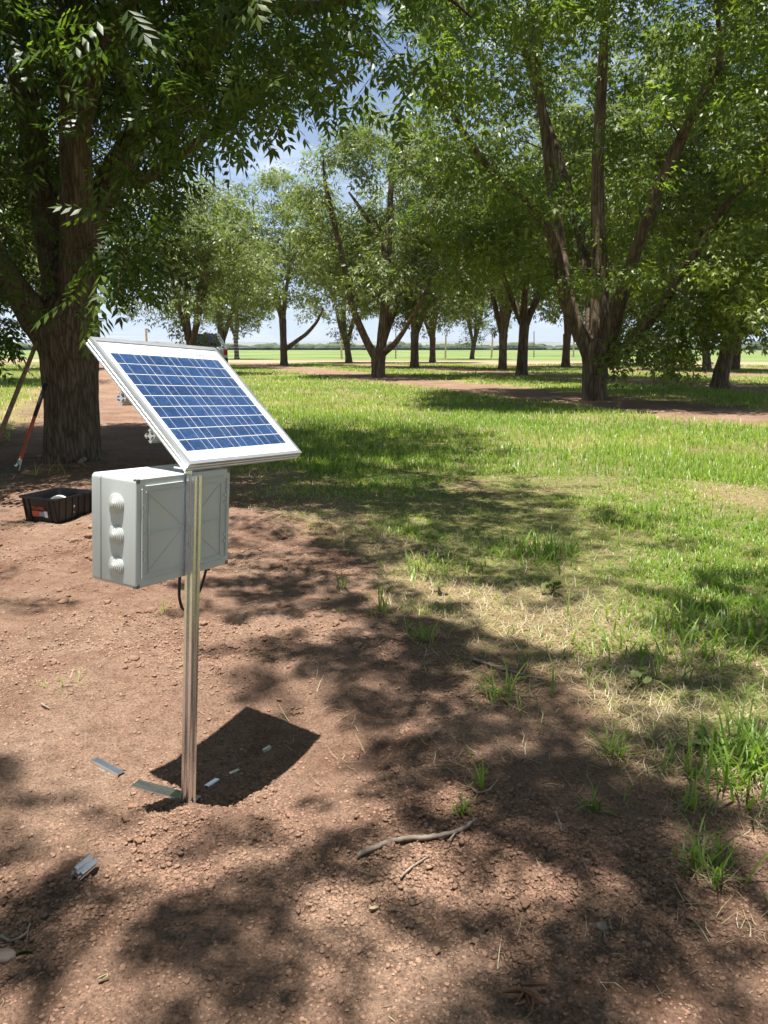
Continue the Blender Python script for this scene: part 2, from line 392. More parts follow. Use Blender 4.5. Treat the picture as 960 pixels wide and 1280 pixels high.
# ground: one sheet, fan-shaped grid, fine near by and out to the horizon
def build_ground():
    ang = np.concatenate([np.linspace(-math.pi, -0.62, 50)[:-1], np.linspace(-0.6, 0.6, 500), np.linspace(0.62, math.pi, 50)[1:]])
    r = [0.02, 0.3, 0.55]; 
    while r[-1] < 10: r.append(r[-1] + max(0.0034, 0.0025 * r[-1] ** 1.75))
    while r[-1] < 8000: r.append(r[-1] * 1.06)
    r = np.array(r)
    A, Rr = np.meshgrid(ang, r)
    X = np.sin(A) * Rr; Y = np.cos(A) * Rr
    x = X.ravel(); y = Y.ravel()
    g, dry, road, crop, d = fields(x, y); z = height(x, y)
    far = Rr.ravel() > 60; z[far] *= 0
    V = np.stack([x, y, z], 1); nr, na = X.shape
    i = (np.arange(nr - 1)[:, None] * na + np.arange(na - 1)[None])
    Q = np.stack([i, i + na, i + na + 1, i + 1], -1).reshape(-1, 4)
    t = NT('orchard floor')
    ge = t.n('NewGeometry')
    pos = t.n('Mapping'); t.l(ge, 'Position', pos, 'Vector')
    n1 = t.noise(1.3, 6, 0.6, pos); n2 = t.noise(22, 6, 0.62, pos); n3 = t.noise(140, 5, 0.6, pos); n4 = t.noise(0.35, 4, 0.5, pos); n5 = t.noise(320, 5, 0.7, pos)
    soil = t.ramp(n1, [(0.3, (0.235, 0.140, 0.098)), (0.5, (0.29, 0.183, 0.128)), (0.72, (0.345, 0.235, 0.168))])
    soil2 = t.ramp(n2, [(0.3, (0.70, 0.68, 0.66)), (0.55, (1, 1, 1)), (0.75, (1.12, 1.12, 1.12))])
    soil3 = t.ramp(n3, [(0.30, (0.45, 0.43, 0.41)), (0.52, (1, 1, 1)), (0.74, (1.32, 1.32, 1.3))])  # fine grain, with the shade in crevices painted as darker tone
    c = t.mix(1.0, (soil, 0), (soil2, 0), 'MULTIPLY'); c = t.mix(1.0, c, (soil3, 0), 'MULTIPLY')
    n7 = t.noise(0.9, 5, 0.6, pos); dug = t.ramp(n7, [(0.46, (0, 0, 0)), (0.60, (1, 1, 1))]); n8 = t.noise(4.5, 5, 0.65, pos); dg2 = t.ramp(n8, [(0.42, (0, 0, 0)), (0.62, (1, 1, 1))])
    dm = t.n('Math', operation='MULTIPLY'); t.l(dug, 0, dm, 0); t.l(dg2, 0, dm, 1); dm2 = t.n('Math', operation='MULTIPLY'); dm2.inputs[1].default_value = .75; t.l(dm, 0, dm2, 0)
    c = t.mix((dm2, 0), c, t.mix(1.0, c, (0.60, 0.50, 0.46), 'MULTIPLY'))
    thatch = t.ramp(n2, [(0.25, (0.20, 0.145, 0.075)), (0.5, (0.33, 0.26, 0.13)), (0.78, (0.45, 0.37, 0.2))])
    lawn = t.ramp(n2, [(0.25, (0.09, 0.115, 0.03)), (0.5, (0.17, 0.21, 0.05)), (0.75, (0.27, 0.29, 0.09))])
    lawn2 = t.mix(t.attr('dry'), (lawn, 0), (thatch, 0)); lawn2 = t.mix(1.0, lawn2, (soil3, 0), 'MULTIPLY'); lawn2 = t.mix(.35, lawn2, c)  # the same grain also paints the dark between the blades
    ga = t.attr('grass')
    c = t.mix(ga, c, lawn2)
    c = t.mix(t.attr('road'), c, (0.36, 0.26, 0.175))
    n6 = t.noise(0.06, 6, 0.65, pos); cropc = t.ramp(n6, [(0.35, (0.10, 0.155, 0.04)), (0.5, (0.15, 0.20, 0.06)), (0.65, (0.22, 0.245, 0.10))])
    c = t.mix(t.attr('crop'), c, (cropc, 0))
    t.col(c); t.set(Roughness=0.95); t.b.inputs['Specular IOR Level'].default_value = 0.15
    ma = t.n('Math', operation='MULTIPLY_ADD'); ma.inputs[1].default_value = 0.42; t.l(n3, 0, ma, 0); t.l(n2, 0, ma, 2)
    mb = t.n('Math', operation='MULTIPLY_ADD'); mb.inputs[1].default_value = 0.16; t.l(n5, 0, mb, 0); t.l(ma, 0, mb, 2)
    t.bump(mb, 0, 1.0, 0.030)
    me = mesh_np('ground', V, quads=Q, mat=t.m, smooth=True, tint={'grass': g, 'dry': dry * g + dry * 0, 'road': road, 'crop': crop})
    o = link('ground', me); tag(o, kind='structure'); return t.m
M['soil'] = build_ground()
def clod_mat():
    t = NT('soil clod'); ge = t.n('NewGeometry'); n = t.noise(1.3, 6, 0.6, ge); 
    t.t.links.new(ge.outputs['Position'], n.inputs['Vector'])
    n3 = t.noise(160, 4, 0.6); t.t.links.new(ge.outputs['Position'], n3.inputs['Vector'])
    r = t.ramp(n, [(0.3, (0.23, 0.136, 0.095)), (0.5, (0.285, 0.178, 0.124)), (0.72, (0.34, 0.23, 0.164))])
    r3 = t.ramp(n3, [(0.3, (0.75, 0.72, 0.7)), (0.7, (1.12, 1.12, 1.12))])
    a = t.attr('tint'); r4 = t.n('ValToRGB'); t.t.links.new(a[0].outputs[2], r4.inputs[0])
    r4.color_ramp.elements[0].color = (0.78, 0.76, 0.74, 1); r4.color_ramp.elements[1].color = (1.1, 1.12, 1.14, 1)
    c = t.mix(1.0, (r, 0), (r3, 0), 'MULTIPLY'); c = t.mix(1.0, c, (r4, 0), 'MULTIPLY'); t.col(c)
    t.set(Roughness=0.95); t.b.inputs['Specular IOR Level'].default_value = 0.12; t.bump(n3, 0, 0.5, 0.003)
    return t.m
M['clod'] = clod_mat()

# the air: one closed box of thin haze round everything
def build_haze():
    m = bpy.data.materials.new('haze'); m.use_nodes = True; nt = m.node_tree; nt.nodes.clear()
    o = nt.nodes.new('ShaderNodeOutputMaterial'); v = nt.nodes.new('ShaderNodeVolumePrincipled')
    v.inputs['Color'].default_value = (0.80, 0.88, 1.0, 1); v.inputs['Density'].default_value = HAZE; v.inputs['Anisotropy'].default_value = 0.2
    nt.links.new(v.outputs[0], o.inputs['Volume'])
    tag(MB().box((-8300, -8300, -4.5), (8300, 8300, 90)).build('haze', m), kind='stuff')
HAZE = 0.00013
build_haze()

# far hills and far wood
def build_far():
    V = []; n = 160
    for i in range(n):
        a = -0.9 + 1.8 * i / (n - 1); x = math.sin(a) * 5200; y = math.cos(a) * 5200
        hh = 22 + 30 * (0.5 + pn(np.array([i * 0.06]), np.array([3.3]), 51)[0]) + 8 * pn(np.array([i * 0.21]), np.array([1.3]), 52)[0]
        V += [(x, y, -3), (x * 1.02, y * 1.02, hh), (x * 1.2, y * 1.2, -3)]
    Q = []
    for i in range(n - 1):
        a = i * 3; b = a + 3; Q += [(a, b, b + 1, a + 1), (a + 1, b + 1, b + 2, a + 2)]
    tag(link('hills', mesh_np('hills', V, quads=Q, mat=M['hill'], smooth=True)), kind='structure')
    rng = np.random.default_rng(5); N = 2600
    a = rng.uniform(-0.75, 0.75, N); d = rng.uniform(420, 560, N); x = np.sin(a) * d; y = np.cos(a) * d
    hh = 2.0 + 2.4 * pn(a * 26, a * 0, 53) + 1.4 * pn(a * 90, a * 0 + 5, 54) + rng.uniform(0, 1.5, N)
    V, F = ico_many(np.stack([x, y, hh * 0.45], 1), np.stack([rng.uniform(2, 5, N), rng.uniform(2, 5, N), hh * 0.62], 1), rng, 0.3)
    o = link('distant_wood', mesh_np('distant_wood', V, tris=F, mat=M['treeline'], tint=rng.random(len(V))))
    tag(o, 'low dark line of trees across the far edge of the green field', 'wood', kind='stuff')
ICO_V = None
def ico():
    t = (1 + 5 ** 0.5) / 2
    v = np.array([(-1, t, 0), (1, t, 0), (-1, -t, 0), (1, -t, 0), (0, -1, t), (0, 1, t), (0, -1, -t), (0, 1, -t), (t, 0, -1), (t, 0, 1), (-t, 0, -1), (-t, 0, 1)], float)
    v /= np.linalg.norm(v[0])
    f = np.array([(0, 11, 5), (0, 5, 1), (0, 1, 7), (0, 7, 10), (0, 10, 11), (1, 5, 9), (5, 11, 4), (11, 10, 2), (10, 7, 6), (7, 1, 8), (3, 9, 4), (3, 4, 2), (3, 2, 6), (3, 6, 8), (3, 8, 9), (4, 9, 5), (2, 4, 11), (6, 2, 10), (8, 6, 7), (9, 8, 1)])
    return v, f
def ico_many(P, S, rng, jit=0.25):
    v, f = ico(); n = len(P)
    a = rng.uniform(0, 2 * math.pi, n); ca, sa = np.cos(a), np.sin(a)
    W = v[None] * (1 + rng.uniform(-jit, jit, (n, 12, 1)))
    W = W * np.asarray(S)[:, None, :]
    X = W[..., 0] * ca[:, None] - W[..., 1] * sa[:, None]; Y = W[..., 0] * sa[:, None] + W[..., 1] * ca[:, None]
    V = np.stack([X, Y, W[..., 2]], -1) + np.asarray(P)[:, None]
    F = f[None] + (np.arange(n) * 12)[:, None, None]
    return V.reshape(-1, 3), F.reshape(-1, 3)
build_far()

# ------------------------------------------------------------------ trees
def leaf_template(pairs, L, ll, lw):
    V = []; F = []; k = []
    def leaflet(b, d, l, w):
        d = np.array(d) / np.linalg.norm(d); s = np.cross((0, 0, 1), d); s /= np.linalg.norm(s)
        n = len(V)
        mid = b + d * l * 0.42 + np.array((0, 0, -0.10 * l))
        V.extend([b, mid + s * w / 2 - np.array((0, 0, 0.12 * w)), b + d * l + np.array((0, 0, -0.3 * l)), mid - s * w / 2 - np.array((0, 0, 0.12 * w))])
        F.extend([(n, n + 1, n + 2), (n, n + 2, n + 3)])
    for i in range(pairs):
        t = (0.25 + 0.68 * i / max(1, pairs - 1)) * L; z = -0.22 * t * t / L
        sc = 0.72 + 0.4 * math.sin(math.pi * (0.25 + 0.6 * i / max(1, pairs - 1)))
        for sgn in (1, -1):
            leaflet(np.array((t, 0, z)), (0.62, sgn * 0.78, -0.12), ll * sc, lw * sc)
    leaflet(np.array((L * 0.93, 0, -0.2 * L)), (1, 0.05, -0.2), ll * 1.05, lw)
    return np.array(V), np.array(F)
def leaves(rng, centers, rad, per, tmpl, spread=1.0, axis=None, size=(0.75, 1.2), tint_base=None):
    """compound leaves spread in clumps round centres: drooping outward sprays"""
    TV, TF = tmpl; n = len(centers) * per
    ci = np.repeat(np.arange(len(centers)), per)
    off = rng.normal(0, 1, (n, 3)); off /= np.linalg.norm(off, axis=1)[:, None]
    rr = rng.random(n) ** 0.55
    R3 = np.asarray(rad)[ci] if np.ndim(rad) else np.full(n, rad)
    P = np.asarray(centers)[ci] + off * (rr * R3)[:, None] * np.array([1.1, 1.1, 0.75])
    f = off * np.array([1, 1, 0.35]) + rng.normal(0, 0.45, (n, 3)); f[:, 2] -= 0.35
    f /= np.linalg.norm(f, axis=1)[:, None]
    up = np.array([0, 0, 1.0]) + rng.normal(0, 0.42, (n, 3))
    s = np.cross(up, f); s /= np.linalg.norm(s, axis=1)[:, None]; u = np.cross(f, s)
    sc = rng.uniform(size[0], size[1], n)
    V = P[:, None] + (TV[None, :, 0:1] * f[:, None] + TV[None, :, 1:2] * s[:, None] + TV[None, :, 2:3] * u[:, None]) * sc[:, None, None]
    nv = len(TV); F = TF[None] + (np.arange(n) * nv)[:, None, None]
    ct = rng.uniform(0.2, 0.75, len(centers)) if tint_base is None else tint_base
    t = np.clip(ct[ci] + rng.normal(0, 0.13, n), 0, 1)
    t[rng.random(n) < 0.06] = 0.95
    return V.reshape(-1, 3), F.reshape(-1, 3), np.repeat(t, nv)

def bark_tube(P, R, seg, amp, rng, flare=0.0, freq=(9.0, 1.3)):
    V, Q = tube_np(P, R, seg)
    n = len(P); V = V.reshape(n, seg, 3)
    C = np.asarray(P)[:, None]
    d = V - C; a = np.linspace(0, 2 * math.pi, seg, endpoint=False)
    s = np.concatenate([[0], np.cumsum(np.linalg.norm(np.diff(P, axis=0), axis=1))])
    rad = np.asarray(R)[:, None]; off = rng.uniform(0, 50)
    A = np.broadcast_to(a[None], (n, seg)); S = np.broadcast_to(s[:, None], (n, seg))
    def per(f1, f2, sd):                       # seam-free noise round the trunk
        X = np.cos(A) * f1; Yv = np.sin(A) * f1
        return pn(X + off + S * f2 * 0.31, Yv + S * f2, sd)
    rid = np.abs(per(freq[0] * 0.35, freq[1], 61)) * 1.4 + np.abs(per(freq[0], freq[1] * 2.1, 62)) * 0.9
    lump = per(0.8, 0.9, 63)
    k = 1 + lump * 0.16 - amp / np.maximum(rad, 0.02) * (0.8 - rid)
    if flare: k = k + flare * np.exp(-S / 0.22) * (1 + 0.5 * np.cos(A * 5 + off) + 0.3 * np.cos(A * 3 + 1))
    V = C + d * k[..., None]
    return V.reshape(-1, 3), Q
def nearest_on(limbs, c):
    best = None
    for P, R in limbs:
        dd = np.linalg.norm(P - c, axis=1) + np.maximum(0, P[:, 2] - c[2]) * 0.6
        i = int(dd.argmin())
        if best is None or dd[i] < best[0]: best = (dd[i], P[i], R[i])
    return best
def twigs_mesh(name, limbs, centers, rng, r0=0.022, parent=None, mat=None):
    VV = []; QQ = []; n = 0
    A = np.concatenate([P[2:] for P, R in limbs]); AR = np.concatenate([R[2:] for P, R in limbs])
    C = np.asarray(centers); d0 = np.array([np.min(np.sum((A - c) ** 2, 1)) for c in C])
    pts = np.concatenate([A, np.zeros((len(C), 3))]); rad = np.concatenate([AR, np.zeros(len(C))]); m = len(A)
    for c in C[np.argsort(d0)]:
        dv = pts[:m] - c; dist = np.sqrt(np.sum(dv * dv, 1)); cost = dist + np.maximum(0, dv[:, 2]) * .7 + .25 * (rad[:m] < .02)
        i = int(cost.argmin()); p = pts[i]; d = dist[i]
        k = c - p; side = rng.normal(0, .13, 3) * d; sag = np.array([0, 0, .13 * d])
        out = c + k / (d + 1e-6) * .22 + np.array([0, 0, -.08])
        rs = min(rad[i] * .7, r0 * (.30 + .30 * d))
        P, R = smooth_path([p, p + k * .35 + side + sag, p + k * .7 - side * .6 + sag, c, out], [rs, rs * .8, rs * .62, rs * .45, .0025], 10)
        V, Q = tube_np(P, R, 5); VV.append(V); QQ.append(Q + n); n += len(V)
        pts[m] = c; rad[m] = max(.004, rs * .5); m += 1
    o = link(name, mesh_np(name, np.concatenate(VV), quads=np.concatenate(QQ), mat=mat or M['bark'], smooth=True), parent)
    o['kind'] = 'stuff'
    return o
def shade_ok(c, rng, table):
    """would a leafy spray here shade the floor where the photograph has shade?"""
    t = c[2] / SUNV[2]; g = c - SUNV * t
    if g[1] < 0.9: return True
    px, py = project(np.array([g[0], g[1], 0.0]))
    rows, X0, DX = table
    q = c - SUNV * ((c[2] - .95) / SUNV[2])
    if math.hypot(q[0] + .47, q[1] - 1.96) < .62: return False
    if px < -40 or px > 1000 or py > 1290 or py < rows[0][0] - 18: return True
    ys = [r[0] for r in rows]; j = int(np.argmin([abs(py - y) for y in ys]))
    k = min(11, max(0, int((px - X0) // DX)))
    v = rows[j][1][k]
    return rng.random() < (v / 9.0) ** 1.3 if v > 0 else False
SHADE = ([(520, [9,9,9,8,2,3,2,0,0,0,0,0]), (555, [9,9,9,9,5,6,7,4,0,0,0,0]), (590, [5,4,8,8,3,4,2,1,0,0,0,0]), (630, [0,1,3,7,7,8,8,8,5,0,0,0]),
          (665, [0,0,0,8,6,6,8,8,8,2,0,0]), (700, [0,0,0,5,6,5,4,5,4,1,0,2]), (735, [0,0,1,2,4,4,0,1,2,1,1,5]),
          (765, [0,0,0,1,2,6,5,1,0,1,3,5]), (815, [0,0,0,0,3,7,8,6,1,1,4,3]), (865, [0,0,0,0,4,8,6,7,6,4,4,3]), (915, [1,0,0,0,5,7,8,4,8,6,4,3]),
          (965, [3,2,0,0,4,6,8,7,9,6,5,5]), (1015, [2,2,2,1,5,3,7,5,8,9,8,4]), (1065, [1,4,2,3,6,6,7,2,7,9,8,4]), (1115, [4,5,3,5,7,5,4,8,7,9,9,8]),
          (1165, [6,4,7,3,7,6,5,8,5,5,8,9]), (1215, [3,2,4,5,8,3,3,5,6,4,8,9]), (1265, [2,1,1,3,7,2,1,6,8,7,8,5])], 0, 80)

def add_trunk(t, P, R, n, seg, amp, rng, flare, mat):
    Pp, Rr = smooth_path(P, R, n); V, Q = bark_tube(Pp, Rr, seg, amp, rng, flare)
    link('trunk', mesh_np('trunk', V, quads=Q, mat=mat, smooth=True), t); return (Pp, Rr)
def add_limb(t, P, R, n, seg, amp, rng, mat):
    Pp, Rr = smooth_path(P, R, n); V, Q = bark_tube(Pp, Rr, seg, amp, rng, 0)
    link('limb', mesh_np('limb', V, quads=Q, mat=mat, smooth=True), t); return (Pp, Rr)
def add_crown(t, rng, C, rad, per, tmpl, mat, size=(0.75, 1.2), tb=None):
    V, F, T = leaves(rng, C, rad, per, tmpl, size=size, tint_base=tb)
    o = link('crown', mesh_np('crown', V, tris=F, mat=mat, tint=T), t); o['kind'] = 'stuff'; return o
def px_path(base, pts, y0):
    """limb path through (px, py, width px, y) marks, relative to the tree's foot"""
    P = []; R = []
    for q in pts:
        y = q[3] if len(q) > 3 else y0
        P.append(at(q[0], q[1], y) - base); R.append(q[2] / FPX * y * 0.5)
    return P, R

# the big tree behind the solar panel
def tree_A():
    rng = np.random.default_rng(11); b = on_gnd(90, 575); y = b[1]
    t = empty('pecan_tree', b, 'old pecan with thick furrowed trunk and tools leaning on it', 'tree', 'pecan trees of the orchard')
    limbs = []
    P, R = px_path(b, [(91, 596, 72), (90, 560, 67), (88, 500, 62), (85, 450, 66), (84, 420, 74), (88, 395, 64), (92, 375, 50)], y)
    limbs.append(add_trunk(t, P, R, 150, 150, 0.020, rng, 0.10, M['bark']))
    L = [[(100, 440, 40), (98, 380, 44), (97, 300, 40), (95, 150, 36), (92, 0, 31), (88, -150, 26), (80, -320, 20), (85, -520, 9)],
         [(72, 440, 40), (45, 395, 40, y - .1), (22, 365, 33, y - .2), (0, 330, 30, y - .35), (-50, 240, 27, y - .7), (-110, 120, 22, y - 1.2), (-160, -60, 15, y - 1.6), (-190, -250, 7, y - 1.8)],
         [(84, 420, 44), (78, 380, 42, y + .25), (60, 290, 34, y + .5), (45, 190, 30, y + .8), (20, 60, 28, y + 1.0), (5, -100, 22, y + 1.3), (-10, -330, 9, y + 1.4)],
         [(92, 410, 36), (105, 330, 32, y + .35), (118, 255, 30, y + .55), (155, 195, 31, y + .7), (205, 130, 31, y + .7), (255, 62, 28, y + .6), (310, 8, 25, y + .3), (380, -60, 19, y - .3), (480, -150, 12, y - 1.0), (600, -230, 5, y - 1.6)],
         [(140, 225, 18, y + .7), (185, 222, 15, y + 1.0), (212, 205, 14, y + 1.2), (240, 182, 12, y + 1.4), (275, 160, 9, y + 1.6), (330, 120, 5, y + 1.8)],
         [(96, 180, 22), (130, 60, 20, y - .4), (200, -60, 16, y - .9), (300, -190, 11, y - 1.4), (390, -300, 5, y - 1.8)],
         [(300, 10, 17, y + .4), (400, 10, 14, y + .2), (500, -20, 9, y - .1), (560, -5, 5, y - .3), (590, 22, 3, y - .4)]]
    for p in L:
        P, R = px_path(b, p, y); limbs.append(add_limb(t, P, R, 70, 36, 0.010, rng, M['bark']))
    low = np.array([(-260, 500), (-60, 470), (0, 455), (40, 425), (58, 330), (120, 335), (134, 385), (180, 395), (212, 310), (236, 205), (300, 165), (370, 150), (400, 100), (480, 95), (535, 120), (560, 40), (620, -10)], float)
    C = []; tries = 0
    while len(C) < 640 and tries < 40000:
        tries += 1
        px = rng.uniform(-240, 610); py = rng.uniform(-520, 470); yy = y + rng.uniform(-2.6, 3.2)
        if py > np.interp(px, low[:, 0], low[:, 1]) - (16 if px < 140 else 30): continue
        if 48 < px < 142 and py > -20 and yy < y + 0.35 and rng.random() < (0.93 if py < 330 else .7): continue
        if py < -10 and rng.random() < 0.25: continue
        c = at(px, py, yy)
        if np.hypot(c[0] - b[0], c[1] - b[1]) > 4.6: continue
        if not shade_ok(c, rng, SHADE): continue
        C.append(c - b)
    k = 0
    while k < 300:                             # the dense upper crown, out of the picture, that shades the lower boughs
        c = b + np.array([rng.normal(0, 1.7), rng.normal(0, 1.7), rng.uniform(4.0, 9.0)])
        if shade_ok(c, rng, SHADE): C.append(c - b); k += 1
    # sprays that overhang the lawn, above the top of the picture
    for py, row in SHADE[0][:6]:
        for k, v in enumerate(row):
            if k < 4: continue
            for _ in range(int(v * 0.34 + rng.random())):
                g = gnd(k * 80 + rng.uniform(0, 80), py + rng.uniform(-17, 17)); h = rng.uniform(4.6, 7.4)
                C.append(np.array([g[0], g[1], 0]) + SUNV * h / SUNV[2] - b)
    C = np.array(C)
    tm = leaf_template(4, 0.27, 0.088, 0.031)
    add_crown(t, rng, C, rng.uniform(0.26, 0.46, len(C)), 22, tm, M['leaf'], tb=rng.uniform(.1, .6, len(C)))
    twigs_mesh('twig', limbs, C, rng, 0.022, t)
    return b
A_BASE = tree_A()

# the tree the camera stands under: only its shade and a few sprays are in the picture
SPRAYS = 95.0
def tree_S():
    rng = np.random.default_rng(23); b = np.array([0.9, -2.4, 0.0]); b[2] = hz(b[0], b[1])
    t = empty('pecan_tree', b, 'pecan behind the camera whose crown throws the dappled shade on the dirt', 'tree', 'pecan trees of the orchard')
    limbs = [add_trunk(t, [(0, 0, -.2), (0, 0, .5), (0.03, 0, 1.1), (.02, 0, 1.6)], [.36, .29, .28, .24], 30, 40, .02, rng, .2, M['bark'])]
    for p, r in [([(0, 0, 1.2), (-.2, .6, 2.6), (-.35, 1.5, 4.2), (-.2, 2.5, 5.6), (-.45, 3.3, 6.6), (-.3, 4.0, 7.2)], [.17, .13, .07, .04, .025, .012]),
                 ([(0, 0, 1.2), (.3, .6, 2.7), (.5, 1.7, 4.3), (.75, 2.9, 5.6), (.3, 4.0, 6.2), (.5, 5.2, 6.7)], [.16, .12, .07, .04, .025, .012]),
                 ([(0, 0, 1.2), (.7, -.3, 2.6), (1.6, -.2, 4.2), (2.4, 0, 5.6), (3, .2, 7)], [.16, .14, .11, .08, .03]),
                 ([(0, 0, 1.2), (-.3, -.7, 2.8), (-.9, -1.5, 4.4), (-1.4, -2.2, 6), (-1.8, -2.7, 7.4)], [.16, .14, .11, .08, .03]),
                 ([(0, 0, 1.3), (.1, .1, 3), (.2, .2, 5), (.2, .3, 7), (.2, .3, 8.4)], [.15, .13, .1, .07, .03])]:
        limbs.append(add_limb(t, p, r, 30, 14, .006, rng, M['bark']))
    C = []
    rows = SHADE[0][6:]; ys = np.array([r[0] for r in rows], float); tab = np.array([r[1] for r in rows], float); xs = np.arange(12) * 80 + 40.0
    N = 60000; a_ = rng.uniform(-.62, .62, N); r_ = np.sqrt(rng.uniform(.9 ** 2, 5.2 ** 2, N)); gx = np.sin(a_) * r_; gy = np.cos(a_) * r_
    area = .62 * (5.2 ** 2 - .9 ** 2); px, py = project(np.stack([gx, gy, 0 * gx], 1))
    fx = np.clip((px - 40) / 80, 0, 10.999); fy = np.clip(np.interp(py, ys, np.arange(len(ys))), 0, len(ys) - 1.001); ix = fx.astype(int); iy = fy.astype(int); fx -= ix; fy -= iy
    val = (tab[iy, ix] * (1 - fx) + tab[iy, ix + 1] * fx) * (1 - fy) + (tab[iy + 1, ix] * (1 - fx) + tab[iy + 1, ix + 1] * fx) * fy
    u = .5 + 1.05 * (.8 * pn(gx * 4.2, gy * 3.2, 101) + .7 * pn(gx * 8, gy * 6, 102))
    thr = val / 9.0 * .98 + .02
    dens = 112 * sstep(-.10, .16, thr - u) * (val > .35)
    ok = (np.hypot(gx + .05 * .0 + .47 - .033, gy - 1.96 - .12) > .46) & (rng.random(N) < dens * area / N) & (py > 716) & (px > -60) & (px < 1020)
    for x_, y_ in zip(gx[ok], gy[ok]):
        h = rng.uniform(4.2, 8.0); C.append(np.array([x_, y_, 0]) + SUNV * h / SUNV[2] - b)
    print('sprays', ok.sum())
    m = len(C)
    while len(C) < m + 420:  # rear crown clumps, added out of view to block sky light
        c = b + np.array([rng.normal(0, 1.9), rng.normal(0, 1.9) - .4, rng.uniform(3.4, 8.6)])
        if (c - SUNV * c[2] / SUNV[2])[1] < 0.55: C.append(c - b)
    C = np.array(C)
    R_ = np.full(len(C), .07); R_[m:] = .34; Q_ = C[m:]; C2 = np.concatenate([C, np.repeat(Q_, 3, 0)]); R_ = np.concatenate([R_, np.full(3 * len(Q_), .4)])
    add_crown(t, rng, C2, R_, 4, leaf_template(4, 0.17, 0.075, 0.029), M['leaf'])
    twigs_mesh('twig', limbs, C, rng, 0.0042, t)
tree_S()

def tree_B():
    rng = np.random.default_rng(31); b = on_gnd(742, 500); y = b[1]
    t = empty('pecan_tree', b, 'large spreading pecan with many limbs standing right of the lawn', 'tree', 'pecan trees of the orchard')
    limbs = []
    P, R = px_path(b, [(742, 508, 34), (742, 485, 31), (743, 460, 31), (746, 438, 38), (748, 424, 34)], y)
    limbs.append(add_trunk(t, P, R, 70, 70, 0.025, rng, 0.10, M['bark_far']))
    for p in [[(738, 445, 22), (722, 410, 19), (706, 375, 17), (698, 330, 15), (690, 290, 13, y - .3), (655, 250, 12, y - .8), (605, 205, 10, y - 1.4), (570, 150, 8, y - 1.8), (545, 110, 5, y - 2)],
              [(726, 425, 17), (708, 370, 16), (700, 300, 14, y + .4), (688, 220, 12, y + .6), (678, 140, 10, y + .7), (665, 40, 8, y + .8), (650, -120, 4, y + .9)],
              [(748, 440, 26), (749, 380, 22, y + .2), (748, 300, 18, y + .3), (746, 220, 15, y + .3), (752, 110, 12, y + .2), (760, -30, 8, y), (765, -220, 4, y)],
              [(756, 440, 22), (772, 385, 18, y - .3), (790, 330, 15, y - .6), (812, 260, 13, y - .9), (842, 190, 12, y - 1.2), (872, 130, 10, y - 1.5), (905, 92, 8, y - 1.7), (896, 10, 5, y - 1.9), (890, -120, 3, y - 2)],
              [(760, 450, 20), (785, 435, 15, y - .4), (822, 390, 12, y - .9), (868, 320, 10, y - 1.4), (912, 245, 8, y - 1.9), (980, 200, 6, y - 2.4), (1050, 130, 3, y - 2.8)],
              [(752, 430, 18), (785, 340, 14, y + 1), (830, 230, 11, y + 1.9), (880, 110, 8, y + 2.6), (930, -40, 4, y + 3)],
              [(740, 430, 17), (735, 330, 13, y + 1.2), (700, 200, 10, y + 2.2), (660, 80, 7, y + 2.9), (620, -60, 3, y + 3.3)]]:
        P, R = px_path(b, p, y); limbs.append(add_limb(t, P, R, 40, 18, 0.012, rng, M['bark_far']))
    low = np.array([(520, 40), (545, 215), (590, 300), (640, 345), (690, 378), (735, 385), (762, 430), (775, 455), (845, 458), (862, 410), (920, 400), (990, 410), (1080, 380)], float)
    C = []
    while len(C) < 740:
        px = rng.uniform(525, 1090); py = rng.uniform(-330, 470); yy = y + rng.uniform(-3.6, 4.2)
        if py > np.interp(px, low[:, 0], low[:, 1]) - 14: continue
        e = ((px - 790) / 300) ** 2 + ((py - 130) / 470) ** 2 + ((yy - y) / 4.4) ** 2
        if e > 1.25: continue
        if 0.0 < e < 0.30 and rng.random() < 0.7: continue
        q = math.sin(px * .022 + 1.3) * math.sin(py * .025 + yy) 
        if q > 0.55: continue
        if yy < y - .4 and py > 60 and 600 < px < 900 and rng.random() < .66: continue
        if py > 410 and not (765 < px < 850) and rng.random() < 0.6: continue
        C.append(at(px, py, yy) - b)
    for px, py, sx, sy, k in [(822, 446, 20, 18, 6), (845, 405, 28, 26, 9), (910, 375, 40, 24, 16), (590, 300, 34, 30, 18)]:
        for _ in range(k): C.append(at(px + rng.normal(0, sx), min(474, py + rng.normal(0, sy)), y - rng.uniform(.6, 2.6)) - b)
    C = np.array(C)
    add_crown(t, rng, C, rng.uniform(0.30, 0.56, len(C)), 54, leaf_template(2, 0.20, 0.105, 0.042), M['leaf_lit'])
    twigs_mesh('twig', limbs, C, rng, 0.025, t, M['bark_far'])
tree_B()

